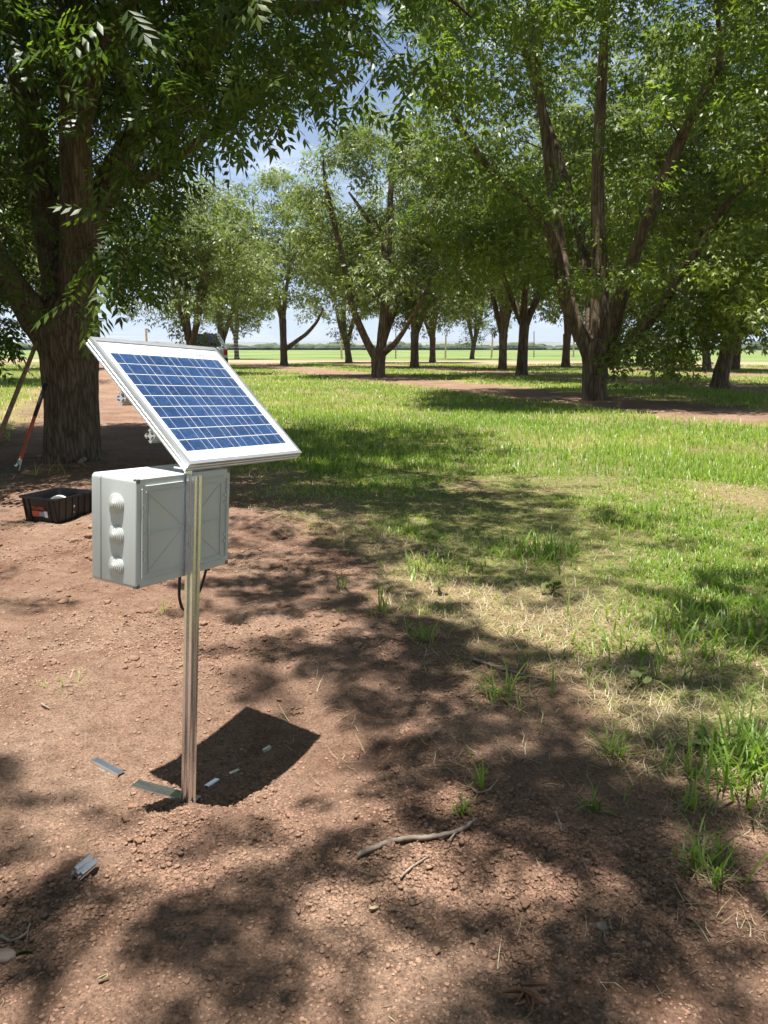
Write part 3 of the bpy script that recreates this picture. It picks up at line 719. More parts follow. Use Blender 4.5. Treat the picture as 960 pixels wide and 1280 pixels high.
def tree_C():
    rng = np.random.default_rng(41); b = on_gnd(473, 472); y = b[1]
    t = empty('pecan_tree', b, 'pecan with three rising limbs standing in the middle of the picture', 'tree', 'pecan trees of the orchard')
    limbs = []
    P, R = px_path(b, [(473, 476, 19), (473, 462, 17.5), (473, 447, 18), (474, 436, 20)], y)
    limbs.append(add_trunk(t, P, R, 40, 40, 0.03, rng, 0.08, M['bark_far']))
    for p in [[(468, 445, 11), (455, 420, 9.5), (440, 385, 8.5, y - .3), (428, 320, 7.5, y - .5), (412, 255, 7, y - .8), (405, 225, 4, y - 1), (404, 200, 2, y - 1.1)],
              [(476, 440, 13), (480, 395, 11.5), (484, 340, 10, y + .1), (486, 280, 8.5, y + .2), (490, 215, 6, y + .3), (494, 150, 3, y + .4)],
              [(484, 325, 7, y - .1), (470, 290, 6, y - .4), (452, 262, 5, y - .8), (436, 240, 3, y - 1)],
              [(478, 442, 10), (492, 432, 7.5, y - .5), (506, 412, 6, y - .9), (525, 380, 5, y - 1.3), (548, 330, 3, y - 1.6)],
              [(478, 430, 9), (500, 370, 7, y + 1), (530, 290, 5, y + 1.8), (555, 220, 3, y + 2.3)]]:
        P, R = px_path(b, p, y); limbs.append(add_limb(t, P, R, 26, 10, 0.012, rng, M['bark_far']))
    low = np.array([(370, 330), (400, 380), (440, 400), (470, 385), (500, 400), (530, 410), (560, 380), (600, 340)], float)
    C = []
    while len(C) < 270:
        px = rng.uniform(365, 605); py = rng.uniform(120, 415); yy = y + rng.uniform(-3.4, 3.4)
        if py > np.interp(px, low[:, 0], low[:, 1]) - 8: continue
        if ((px - 485) / 118) ** 2 + ((py - 285) / 160) ** 2 + ((yy - y) / 3.6) ** 2 > 1: continue
        if yy < y + .2 and py > 200 and 405 < px < 540 and rng.random() < .75: continue
        if math.sin(px * .05 + 2.1) * math.sin(py * .045 + yy) > 0.5: continue
        C.append(at(px, py, yy) - b)
    C = np.array(C)
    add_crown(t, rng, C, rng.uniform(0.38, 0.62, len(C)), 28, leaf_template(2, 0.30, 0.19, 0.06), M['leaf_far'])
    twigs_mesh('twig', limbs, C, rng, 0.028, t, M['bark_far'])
tree_C()

# farther trees: a few built whole, the rest are copies of them, each turned and sized
def build_tree(seed, label, H, cr, fork, n, nl, lean=0.0, leaf=None):
    rng = np.random.default_rng(seed)
    t = empty('pecan_tree', (0, 0, 0), label, 'tree', 'pecan trees of the orchard')
    top = np.array([lean * fork, 0, fork])
    limbs = [add_trunk(t, [(0, 0, -.15), (0.0, 0, .3), (lean * .5 * fork, 0, fork * .6), tuple(top)], [.30, .24, .22, .24], 26, 24, .02, rng, .12, M['bark_far'])]
    a0 = rng.uniform(0, 6.28)
    for i in range(nl):
        a = a0 + i * 2 * math.pi / nl + rng.uniform(-.35, .35); out = rng.uniform(.42, .75) * cr if i else cr * .15
        hh = H * rng.uniform(.66, .84); d = np.array([math.cos(a), math.sin(a), 0])
        P = [top - np.array([0, 0, .3])] + [top + d * out * f ** .85 + np.array([0, 0, (hh - fork) * f]) + rng.normal(0, .13, 3) for f in (.25, .5, .75, 1.0)]
        limbs.append(add_limb(t, P, [.17, .13, .10, .065, .025], 20, 8, .01, rng, M['bark_far']))
        for s in range(2):
            j = rng.integers(7, 14); p0 = limbs[-1 - s][0][j]; r0 = limbs[-1 - s][1][j]
            aa = a + rng.choice([-1, 1]) * rng.uniform(.5, 1.2); d2 = np.array([math.cos(aa), math.sin(aa), rng.uniform(.25, .8)])
            limbs.append(add_limb(t, [p0, p0 + d2 * cr * .25, p0 + d2 * cr * .55 + np.array([0, 0, .2])], [r0 * .65, r0 * .45, .02], 10, 6, .006, rng, M['bark_far']))
    C = []; ph = rng.uniform(0, 6, 3)
    while len(C) < n:
        q = rng.normal(0, 1, 3); q /= np.linalg.norm(q); q *= rng.random() ** (1 / 2.3)
        c = np.array([q[0] * cr, q[1] * cr, fork + .75 + (H - fork - .75) * (.46 + .54 * q[2])])
        hr = math.hypot(q[0], q[1])
        if c[2] < fork + .42 * (H - fork) and hr < .75 and rng.random() < .55: continue
        drop = 1.7 * max(0, math.hypot(q[0], q[1]) - .6)
        c[2] -= drop
        if math.sin(c[0] * 1.3 + ph[0]) * math.sin(c[1] * 1.3 + ph[1]) * math.sin(c[2] * 1.2 + ph[2]) > .32: continue
        C.append(c)
    C = np.array(C)
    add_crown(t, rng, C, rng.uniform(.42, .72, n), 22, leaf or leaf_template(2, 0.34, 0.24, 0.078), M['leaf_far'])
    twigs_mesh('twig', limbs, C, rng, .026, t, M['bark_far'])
    return t
def copy_tree(src, loc, rz, sc, label):
    r = src.copy(); COL.objects.link(r); r.location = Vector(loc); r.rotation_euler = (0, 0, rz); r.scale = (sc, sc, sc); r['label'] = label
    for ch in src.children:
        c = ch.copy(); COL.objects.link(c); c.parent = r; c.matrix_parent_inverse = ch.matrix_parent_inverse
    return r
def put(o, px, py, sc, rz):
    g = on_gnd(px, py); o.location = Vector((g[0], g[1], g[2])); o.scale = (sc, sc, sc); o.rotation_euler = (0, 0, rz); return g
p1 = build_tree(101, 'pecan just right of the centre tree, seen through the gap, with short trunk', 10.5, 3.9, 1.9, 190, 4)
p2 = build_tree(102, 'straight pecan trunk on the right half beside a thinner one, before the dirt strip', 10.5, 3.8, 2.3, 190, 3, 0.05)
p3 = build_tree(103, 'pecan with a leaning trunk near the right edge of the picture', 10.0, 4.1, 1.5, 200, 4, 0.14)
put(p1, 518, 459.5, 1.05, 0.4); put(p2, 652, 469, 0.95, 1.0); put(p3, 899, 485, 0.93, -0.25)
D = build_tree(104, 'pecan with one long limb reaching right, alone on the lawn edge left of centre', 12.0, 4.6, 2.9, 210, 3)
put(D, 355, 457, 1.0, 2.2)
dl = px_path(np.array(gnd(355, 457)), [(358, 436, 6), (368, 428, 5.5), (383, 418, 5), (397, 402, 4), (404, 385, 2.5)], gnd(355, 457)[1])
_c, _s = math.cos(-2.2), math.sin(-2.2)
DP = [np.array([p[0] * _c - p[1] * _s, p[0] * _s + p[1] * _c, p[2]]) for p in dl[0]]
add_limb(D, DP, dl[1], 20, 10, .01, np.random.default_rng(3), M['bark_far'])
FAR = [(p2, 296, 449, 1.05, 2.0, 'pecan with plain straight trunk standing right of the white car'),
       (p1, 628, 462, 0.95, 3.0, 'forked pecan left of the straight trunk on the right half, partly behind it'),
       (p3, 883, 463, 0.9, 2.4, 'slim leaning pecan just left of the bigger leaning trunk at right'),
       (p2, 919, 462.5, 0.9, 4.1, 'thin dark pecan trunk behind the leaning tree near the right edge'),
       (p1, 540.5, 453.5, 1.0, 5.2, 'small far pecan at the orchard edge just right of the centre trees'),
       (p3, 436, 453.5, 1.05, 3.9, 'far pecan with forked trunk between the centre tree and the long-limbed one'),
       (p1, 707, 459, 1.0, 1.6, 'far pecan with low fork just left of the large spreading tree'),
       (p2, 800, 457, 1.0, 0.4, 'far pecan mostly hidden behind the hanging boughs of the large tree'),
       (p3, 1010, 466, 1.0, 0.9, 'pecan at the far right whose crown enters the picture edge'),
       (p1, 770, 455, 1.0, 2.9, 'distant pecan right behind the trunk of the large spreading tree'),
       (p2, 60, 462, 1.05, 3.3, 'pecan standing far behind the tools and the old trunk'),
       (p3, -60, 480, 1.05, 0.2, 'pecan beyond the left picture edge behind the old trunk'),
       (p3, 590, 449, 1.0, 5.5, 'farthest pecan seen over the dirt road right of centre')]
for s, px, py, sc, rz, lab in FAR: copy_tree(s, on_gnd(px, py), rz, sc, lab)
copy_tree(p2, (7.5, 27.6, 0.0), 1.9, 1.12, 'pecan hidden right behind the trunk of the large spreading tree, only its crown showing')
for x_, y_, r_, lb_ in [(9.2, 5.2, .3, 'just beyond the right picture edge'), (-9.5, 1.5, 1.2, 'far out to the left, level with the box'), (-5.5, -8.5, 2.2, 'behind the camera on the left'), (5.5, -9.5, 3.1, 'behind the camera on the right'), (11.5, -3, 4.4, 'beside the camera far to the right'), (-12.5, 11, 5.1, 'beyond the left picture edge, level with the old trunk')]:
    copy_tree(p1, (x_, y_, 0), r_, 1.0, 'unseen pecan added outside the picture, ' + lb_)  # orchard neighbours added out of view to dim light from behind the camera
J = copy_tree(p3, (-8.05, 34.0, 0.0), 2.7, 0.82, 'low forked pecan right in front of the white car')
copy_tree(p1, (-8.9, 44.0, 0), 0.7, 0.85, 'pecan behind the white car seen just over the panel')

# ------------------------------------------------------------------ wire fence and car beyond the orchard
def build_fence():
    t = empty('wire_fence', (-26, 58, 0), 'tall wire fence on pale posts running along the green field', 'fence')
    p0 = np.array([-26.0, 66.0]); p1 = np.array([72.0, 128.0]); n = 19; b = np.array([-26, 58, 0])
    rng = np.random.default_rng(8); pts = []
    pm = MB().prism([(0.11 * math.cos(a), 0.11 * math.sin(a)) for a in np.linspace(0, 2 * math.pi, 9)[:-1]], -0.3, 2.55, top=[(0.09 * math.cos(a), 0.09 * math.sin(a)) for a in np.linspace(0, 2 * math.pi, 9)[:-1]])
    first = None
    for i in range(n):
        q = p0 + (p1 - p0) * i / (n - 1) - b[:2]
        if first is None: o = first = pm.build('post', M['post'], t, smooth=True)
        else: o = first.copy(); COL.objects.link(o); o.parent = t
        k = i % 3 == 2
        o.location = (q[0], q[1], 0); o.scale = (1, 1, rng.uniform(.9, 1.1)) if not k else (.55, .55, 1.18)
        if k:
            o.material_slots[0].link = 'OBJECT'; o.material_slots[0].material = M['post_dark']; o['label'] = 'thin dark steel post'
        o.rotation_euler = (rng.normal(0, .015), rng.normal(0, .02), rng.uniform(0, 6)); pts.append((q[0], q[1]))
    for z in (0.25, 0.55, 0.85, 1.15, 1.45, 1.75, 2.05, 2.35):
        m = MB(); P = [(x, y - .08, z + .015 * math.sin(i * 7)) for i, (x, y) in enumerate(pts)]
        m.tube(P, [0.006] * len(P), 4).build('wire', M['wire'], t)
build_fence()

def build_car():
    t = empty('parked_car', (-8.75, 38.0, 0.0), 'white car parked beyond the panel, half hidden by a low forked pecan', 'car'); t.rotation_euler = (0, 0, math.radians(22))
    W = 0.9
    prof = [(-2.2, .38), (2.2, .38), (2.28, .62), (2.2, .95), (1.15, 1.06), (.45, 1.72), (-1.25, 1.78), (-2.0, 1.15), (-2.24, 1.05), (-2.28, .6)]
    def sec(s, inset): return [(-W + inset, 0)] 
    m = MB(); V = []; n = len(prof)
    for sx in (-1, 1):
        for (y, z) in prof: V.append((sx * (W - (0.16 if z > 1.3 else 0.0)), y, z))
    F = [tuple(range(n)), tuple(range(2 * n - 1, n - 1, -1))] + [(i, n + i, n + (i + 1) % n, (i + 1) % n) for i in range(n)]
    body = m.add(V, F).build('body', M['carwhite'], t, smooth=True, bevel=0.06, seg=3)
    for sx in (-1, 1):
        g = MB(); x = sx * (W - .075)
        g.add([(x + sx * .045, -1.75, 1.12), (x + sx * .045, .95, 1.12), (x - sx * .07, .42, 1.63), (x - sx * .07, -1.2, 1.66)], [(0, 1, 2, 3)]).build('side_window', M['carglass'], t)
        for y in (-1.38, 1.4):
            w = MB().lathe([(.2, -.11), (.34, -.11), (.36, -.06), (.36, .06), (.34, .11), (.2, .11)], (sx * (W - .06), y, .36), 24, 'x').build('wheel', M['tyre'], t, smooth=True)
            MB().lathe([(.05, -.112), (.2, -.118), (.2, .118), (.05, .112)], (sx * (W - .06), y, .36), 16, 'x').build('rim', M['rim'], w, smooth=True)
            MB().lathe([(.05, -.03), (.44, -.03), (.44, .03), (.05, .03)], (sx * (W - .02), y, .40), 24, 'x').build('wheel_arch', M['black'], t, smooth=True)
        MB().box((sx * .82 - .1, -2.3, .78), (sx * .82 + .06, -2.12, 1.04)).build('tail_lamp', M['taillight'], t, bevel=.02)
        MB().box((sx * .95 - .07, .62, 1.05), (sx * .95 + .07, .8, 1.2)).build('mirror', M['black'], t, bevel=.03)
    MB().add([(-.66, -2.01, 1.19), (.66, -2.01, 1.19), (.58, -1.32, 1.74), (-.58, -1.32, 1.74)], [(0, 1, 2, 3)]).build('rear_window', M['carglass'], t)
    MB().add([(.7, 1.13, 1.11), (-.7, 1.13, 1.11), (-.6, .5, 1.69), (.6, .5, 1.69)], [(0, 1, 2, 3)]).build('windscreen', M['carglass'], t)
    MB().box((-.88, -2.36, .38), (.88, -2.1, .66)).build('bumper', M['black'], t, bevel=.05)
build_car()

# ------------------------------------------------------------------ the solar station
ST_R = Matrix([[0.47147527096402925, -0.8798847827954452, 0.05927763384622503], [0.8800622124451657, 0.47375245388438436, 0.032390039590038756],
               [-0.05658242744452627, 0.03689690289897408, 0.9977159152088075]])
def extrusion_outline(a=.0125, s=.0034, lip=.0020, c=.0064, c2=.0028, d=.0070, ch=.0011):
    side = [(-a + ch, a), (-s - .0008, a), (-s, a - .0010), (-s, a - lip), (-c, a - lip), (-c, a - lip - .0018), (-c2, a - d), (c2, a - d), (c, a - lip - .0018), (c, a - lip), (s, a - lip), (s, a - .0010), (s + .0008, a), (a - ch, a)]
    out = []
    for k in range(4):
        an = -k * math.pi / 2; ca, sa = math.cos(an), math.sin(an)
        out += [(x * ca - y * sa, x * sa + y * ca) for x, y in side]
    return out[::-1]
def extrusion(name, length, mat, parent=None, loc=(0, 0, 0), rot=None):
    m = MB().prism(extrusion_outline(), 0, length)
    o = m.build(name, mat, parent)
    M4 = Matrix.Translation(Vector(loc))
    if rot is not None: M4 = M4 @ rot.to_4x4()
    o.matrix_local = M4
    return o
def build_station():
    t = empty('solar_power_station', (0, 0, 0), 'small solar panel and grey box on a single aluminium post stuck in the dirt', 'solar station')
    t.matrix_world = Matrix.Translation(Vector((POST[0], POST[1], 0.03))) @ ST_R.to_4x4()
    PT = 0.7971
    extrusion('post', PT + .25 - .004, M['alu'], t, (0, 0, -.25))
    # panel
    tilt, w, l = 0.7133, 0.4416, 0.4085
    ct, st = math.cos(tilt), math.sin(tilt)
    RP = Matrix([[1, 0, 0], [0, ct, -st], [0, st, ct]])
    PM = Matrix.Translation(Vector((-.0148, 0, .8193))) @ RP.to_4x4()
    dp = 0.024; lip = 0.0095
    pan = MB().box((lip * .4, lip * .4, -.0065), (w - lip * .4, l - lip * .4, -.0035)).build('solar_panel', M['backsheet'], t)
    pan.matrix_local = PM
    fb = MB().box((lip * .5, lip * .5, -.0078), (w - lip * .5, l - lip * .5, -.0068)).build('backing_sheet', M['backsheet'], pan)
    def rail(name, L, R4):                     # frame rail: stepped outside face, lip over the glass
        prof = [(0, 0), (lip, 0), (lip, -.0025), (.0022, -.0025), (.0022, -dp + .0015), (.012, -dp + .0015), (.012, -dp), (0, -dp), (0, -.0195), (.0011, -.0187), (.0011, -.0163), (0, -.0155), (0, -.0105), (.0011, -.0097), (.0011, -.0073), (0, -.0065)]
        m = MB(); n = len(prof); V = []
        for k, yy in enumerate((0, L)):
            for (x, z) in prof: V.append((x, yy + (x if k == 0 else -x) * 1.0, z))
        F = [tuple(range(n)), tuple(range(2 * n - 1, n - 1, -1))] + [(i, n + i, n + (i + 1) % n, (i + 1) % n) for i in range(n)]
        o = m.add(V, F).build(name, M['frame'], pan); o.matrix_local = R4; return o
    Z = Matrix.Rotation
    rail('frame_rail', l, Matrix.Identity(4))
    rail('frame_rail', l, Matrix.Translation((w, l, 0)) @ Z(math.pi, 4, 'Z'))
    rail('frame_rail', w, Matrix.Translation((w, 0, 0)) @ Z(math.pi / 2, 4, 'Z'))
    rail('frame_rail', w, Matrix.Translation((0, l, 0)) @ Z(-math.pi / 2, 4, 'Z'))
    x0, x1, y0, y1 = 0.0255, w - .0275, .040, l - .048
    cw = (x1 - x0) / 4; chh = (y1 - y0) / 9
    c = MB(); gx, gy = .0012, .0016
    c.box((gx, gy, 0), (cw - gx, chh - gy, .0006), 0)
    for f in (.27, .74): c.box((cw * f - .0005, gy * .2, .0003), (cw * f + .0005, chh - gy * .2, .0009), 1)
    first = None
    for i in range(4):
        for j in range(9):
            if first is None: o = first = c.build('solar_cell', [M['cell'], M['ribbon']], pan)
            else: o = first.copy(); COL.objects.link(o); o.parent = pan
            o.location = (x0 + i * cw, y0 + j * chh, -.0033)
    for k, (a, b, yy) in enumerate([(.02, .98, y0 - .004), (2.05, 3.9, y0 - .004), (.1, 1.9, y1 + .004), (1.35, 2.6, y1 + .0065), (2.1, 3.0, y1 + .004)]):
        MB().box((x0 + a * cw, yy - .0008, -.0033), (x0 + b * cw, yy + .0008, -.0027)).build('bus_ribbon', M['ribbon'], pan)
    r_ = random.Random(4); pr = MB()            # the tiny maker's line at the upper edge, too small to read
    xx = x0 + cw * 2.95
    while xx < x0 + cw * 3.85:
        wd = r_.uniform(.0025, .006); pr.box((xx, y1 + .0115, -.0033), (xx + wd, y1 + .0115 + r_.uniform(.0028, .0042), -.0030)); xx += wd + r_.uniform(.001, .0022)
    pr.build('printed_line', M['print'], pan)
    g = MB().add([(lip * .6, lip * .6, -.0012), (w - lip * .6, lip * .6, -.0012), (w - lip * .6, l - lip * .6, -.0012), (lip * .6, l - lip * .6, -.0012)], [(0, 1, 2, 3)]).build('glass_cover', M['glass'], pan)
    jb = MB().box((w * .4, l * .8, -.026), (w * .6, l * .93, -.0082)).build('junction_box', M['black'], pan, bevel=.003)
    # two rails across the back, a sloping arm on the post below them
    for f in (.305, .60):
        extrusion('mounting_rail', w - .004, M['alu_bright'], t, PM @ Vector((.001, l * f, -dp - .0152)), RP @ Matrix.Rotation(math.pi / 2, 3, 'Y') @ Matrix.Rotation(0.0, 3, 'Z'))
    extrusion('support_arm', l * .62, M['alu'], t, PM @ Vector((.155, .05, -dp - .0435)), RP @ Matrix.Rotation(-math.pi / 2, 3, 'X'))
    MB().box((-.011, .0155, PT - .075), (.011, .0195, PT + .012)).box((-.011, .0195, PT + .008), (.165, .05, PT + .012)).build('bracket', M['alu'], t)
    # enclosure
    bx, by, bz, W, Dp, H = -.1566, .017, .559, .3036, .1309, .2374
    def rbox(lo, hi, r, name, mat, parent):
        x0, y0, z0 = lo; x1, y1, z1 = hi; pts = []
        for (cx, cz, a0) in ((x1 - r, z1 - r, 0), (x0 + r, z1 - r, 90), (x0 + r, z0 + r, 180), (x1 - r, z0 + r, 270)):
            for k in range(7): a = math.radians(a0 + 15 * k); pts.append((cx + r * math.cos(a), cz + r * math.sin(a)))
        n = len(pts); V = [(x, y0, z) for x, z in pts] + [(x, y1, z) for x, z in pts]
        F = [tuple(range(n)), tuple(range(2 * n - 1, n - 1, -1))] + [(i, n + i, n + (i + 1) % n, (i + 1) % n) for i in range(n)]
        return MB().add(V, F).build(name, mat, parent, smooth=True, bevel=.0022, seg=2)
    yl = by + Dp - .027
    enc = rbox((bx, by, bz), (bx + W, yl - .0015, bz + H), .009, 'enclosure', M['plastic'], t)
    rbox((bx + .0015, yl - .0016, bz + .0015), (bx + W - .0015, yl + .0006, bz + H - .0015), .008, 'gasket', M['dark_plug'], enc)
    lid = rbox((bx, yl + .0005, bz), (bx + W, by + Dp, bz + H), .010, 'lid', M['lid'], enc)
    for f in (.245, .53, .815):                # stepped rubber grommets on the lit side
        prof = [(.0218, .002), (.0218, -.0022), (.0200, -.0032)]
        r = .0192; x = -.0032
        for k in range(5): prof += [(r, x - .0001), (r - .0003, x - .0018), (r - .0026, x - .0021)]; r -= .0034; x -= .0021
        MB().lathe(prof, (bx, by + .056, bz + H * (1 - f)), 36, 'x').build('cable_grommet', M['rubber'], enc, smooth=True, angle=28)
    yy = by; t_ = .0032
    def rib(a, b, wd=.0026, hgt=.0034, name='rib'):
        a = np.array(a); b = np.array(b); d = (b - a) / np.linalg.norm(b - a); nrm = np.array([-d[1], d[0]]) * wd / 2
        pts = [a + nrm, a - nrm, b - nrm, b + nrm]
        V = [(bx + p[0], yy + .0005, bz + p[1]) for p in pts] + [(bx + p[0], yy - hgt, bz + p[1]) for p in pts]
        MB().add(V, [(3, 2, 1, 0), (4, 5, 6, 7), (0, 1, 5, 4), (1, 2, 6, 5), (2, 3, 7, 6), (3, 0, 4, 7)]).build(name, M['plastic'], enc, bevel=.0006, seg=1)
    for mx in (False, True):
        X = (lambda x: W - x) if mx else (lambda x: x)
        rib((X(.0145), .022), (X(.0145), H - .022), .0022, .0046)
        rib((X(.0345), .030), (X(.0345), H - .034), .0020, .0036)
        rib((X(.036), .034), (X(W / 2 - .014), H / 2 - .006), .0024, .0016, 'diagonal_rib'); rib((X(.036), H - .034), (X(W / 2 - .014), H / 2 + .006), .0024, .0016, 'diagonal_rib')
        rib((X(.0158), H / 2), (X(W / 2 - .013), H / 2), .0022, .0034, 'cross_rib')
        for z in (.017, .030): rib((X(.026), z), (X(W / 2 - .013), z), .0020, .0030, 'cross_rib'); rib((X(.026), H - z), (X(W / 2 - .013), H - z), .0020, .0030, 'cross_rib')
        for z in (.019, H - .019):
            MB().lathe([(.0040, -.0004), (.0068, -.0004), (.0070, .0052), (.0058, .0058), (.0046, .0050), (.0040, .0030)], (bx + X(.0195), yy, bz + z), 20, 'y').build('screw_boss', M['plastic'], enc, smooth=True).scale = (1, 1, 1)
        for z in (.062, .078, H - .062, H - .080):
            MB().lathe([(.0004, .0036), (.0022, .0032), (.0030, .0), (.0030, -.001)][::-1], (bx + X(.0205), yy - .0036, bz + z), 12, 'y').build('stud', M['lid'], enc, smooth=True)
        for z in (.0005, H - .0105):
            MB().box((bx + X(.006) - .0052, yy - .0012, bz + z), (bx + X(.006) + .0052, yy + .010, bz + z + .010)).build('corner_plug', M['dark_plug'], enc, bevel=.0015)
    MB().box((-.011, .0138, .58), (.011, .0172, .77)).build('clamp_plate', M['alu'], t)
    # the cable looping out below the box
    P = [(bx + W - .020, by + .05, bz + .005), (bx + W - .022, by + .05, bz - .022), (bx + W - .045, by + .045, bz - .062), (bx + W - .085, by + .04, bz - .092), (.035, .045, bz - .098), (.012, .04, bz - .088), (-.004, .035, bz - .055), (-.004, .035, bz - .02), (-.002, .035, bz + .004)]
    Pp, Rr = smooth_path(P, [.0034] * len(P), 50)
    MB().tube(Pp, Rr, 8).build('cable', M['cable'], t, smooth=True)
    MB().lathe([(.0085, -.02), (.0085, -.004), (.011, -.004), (.011, .002)], (bx + W - .020, by + .05, bz), 14, 'z').build('cable_gland', M['black'], t, smooth=True)
build_station()

# ------------------------------------------------------------------ black tote with its label
def text_obj(name, body, size, mat, parent, M4):
    cu = bpy.data.curves.new(name, 'FONT'); cu.body = body; cu.size = size; cu.extrude = .0006; cu.materials.append(mat)
    cu.align_x = 'LEFT'
    tmp = bpy.data.objects.new(name, cu); COL.objects.link(tmp); dg = bpy.context.evaluated_depsgraph_get()
    me = bpy.data.meshes.new_from_object(tmp.evaluated_get(dg)); bpy.data.objects.remove(tmp)
    o = link(name, me, parent); o.matrix_local = M4; return o
def build_tote():
    c0 = on_gnd(73, 656); cl = on_gnd(29, 651)
    ax = cl - c0; ax[2] = 0; L1 = np.linalg.norm(ax) * 1.06; ax /= np.linalg.norm(ax); ay = np.array([-ax[1], ax[0], 0])
    if ay[1] < 0: ay = -ay
    t = empty('storage_tote', c0, 'open black plastic tote with orange lettering standing on the dirt', 'tote')
    # local frame: x along the labelled side towards its far corner, y away along the other side
    Rm = Matrix([[-ax[0], ay[0], 0], [-ax[1], ay[1], 0], [0, 0, 1]])
    ang = math.atan2(-ax[1], -ax[0])
    t.rotation_euler = (0, 0, ang)
    L = L1; Wd = .34; H = .165; ta = .022; th = .004
    def loop(x0, x1, y0, y1, z, r=.03):
        pts = []
        for (cx, cy, a0) in ((x1 - r, y1 - r, 0), (x0 + r, y1 - r, 90), (x0 + r, y0 + r, 180), (x1 - r, y0 + r, 270)):
            for k in range(5): a = math.radians(a0 + 22.5 * k); pts.append((cx + r * math.cos(a), cy + r * math.sin(a), z))
        return pts
    def shell(levels, name, mat, parent):
        V = []; n = 20
        for lv in levels: V += loop(*lv)
        F = [(i * n + k, i * n + (k + 1) % n, (i + 1) * n + (k + 1) % n, (i + 1) * n + k) for i in range(len(levels) - 1) for k in range(n)]
        F.append(tuple(range((len(levels) - 1) * n, len(levels) * n))); F.append(tuple(range(n - 1, -1, -1)))
        return MB().add(V, F).build(name, mat, parent, smooth=True)
    # x runs 0 (near corner) to -L ; y from 0 to Wd
    X0, X1, Y0, Y1 = -L, 0, 0, Wd
    shell([(X0 + ta, X1 - ta, Y0 + ta, Y1 - ta, 0), (X0, X1, Y0, Y1, H), (X0 + th, X1 - th, Y0 + th, Y1 - th, H), (X0 + ta + th, X1 - ta - th, Y0 + ta + th, Y1 - ta - th, .006)], 'body', M['black'], t)
    def ring(x0, x1, y0, y1, o, z0, z1, name):
        V = []; n = 20
        for (e, z) in ((0, z0), (o, z0), (o, z1), (0, z1)): V += loop(x0 - e, x1 + e, y0 - e, y1 + e, z)
        F = [(i * n + k, i * n + (k + 1) % n, ((i + 1) % 4) * n + (k + 1) % n, ((i + 1) % 4) * n + k) for i in range(4) for k in range(n)]
        MB().add(V, F).build(name, M['black'], t, smooth=True)
    ring(X0, X1, Y0, Y1, .009, H - .012, H + .001, 'rim')
    sl = math.atan2(ta, H)
    for k in range(7):                          # upright ribs on both near sides
        x = X0 + L * (.1 + .8 * k / 6)
        if k in (2, 3, 4): continue
        m = MB().box((-.006, -.005, 0), (.006, .002, H - .018)); o = m.build('rib', M['black'], t, bevel=.0015); o.location = (x, Y0 + ta - .001, .004); o.rotation_euler = (sl, 0, 0)
    for k in range(6):
        y = Wd * (.1 + .8 * k / 5); m = MB().box((-.002, -.006, 0), (.005, .006, H - .018)); o = m.build('rib', M['black'], t, bevel=.0015); o.location = (X1 - ta + .001, y, .004); o.rotation_euler = (0, sl, 0)
    F4 = Matrix.Translation((0, Y0 + ta - .0012, 0)) @ Matrix.Rotation(math.pi / 2 + sl, 4, 'X')
    lx = X0 + L * .30
    text_obj('lettering', 'TRUPER', .030, M['orange'], t, F4 @ Matrix.Translation((lx, .083, .002)))
    MB().box((lx - .004, .036, .0010), (lx + .052, .074, .0022)).build('label', M['orange'], t).matrix_local = F4
    MB().box((lx + .054, .040, .0010), (lx + .098, .072, .0022)).build('label', M['bluegrey'], t).matrix_local = F4
    MB().box((lx + .1, .034, .0010), (lx + .128, .076, .0022)).build('label', M['white'], t).matrix_local = F4
    G4 = Matrix.Translation((X1 - ta + .0012, 0, 0)) @ Matrix.Rotation(math.pi / 2, 4, 'Z') @ Matrix.Rotation(math.pi / 2 + sl, 4, 'X')
    for (yy, zz, r) in ((Wd * .44, .095, .009), (Wd * .44, .055, .005)):
        MB().lathe([(r * .4, .0), (r, .0005), (r * .8, .004), (r * .3, .006)], (yy, zz, 0), 10, 'z').build('sticker', M['white'], t, smooth=True).matrix_local = G4
    # roll of white tape standing inside the tote
    r = empty('tape_roll', (0, 0, 0), 'white roll standing inside the black tote, only its top showing', 'tape roll')
    p = t.matrix_basis @ Vector((0, 0, 0)); bpy.context.view_layer.update()
    q = Matrix.Translation(Vector(c0)) @ Matrix.Rotation(ang, 4, 'Z') @ Vector((-.10, .12, .078)); r.location = q; r.rotation_euler = (0, 0, ang + .3)
    MB().lathe([(.075, -.012), (.085, -.012), (.085, .012), (.075, .012), (.075, -.012)], (0, 0, 0), 32, 'y').build('ring', M['white'], r, smooth=True)
build_tote()

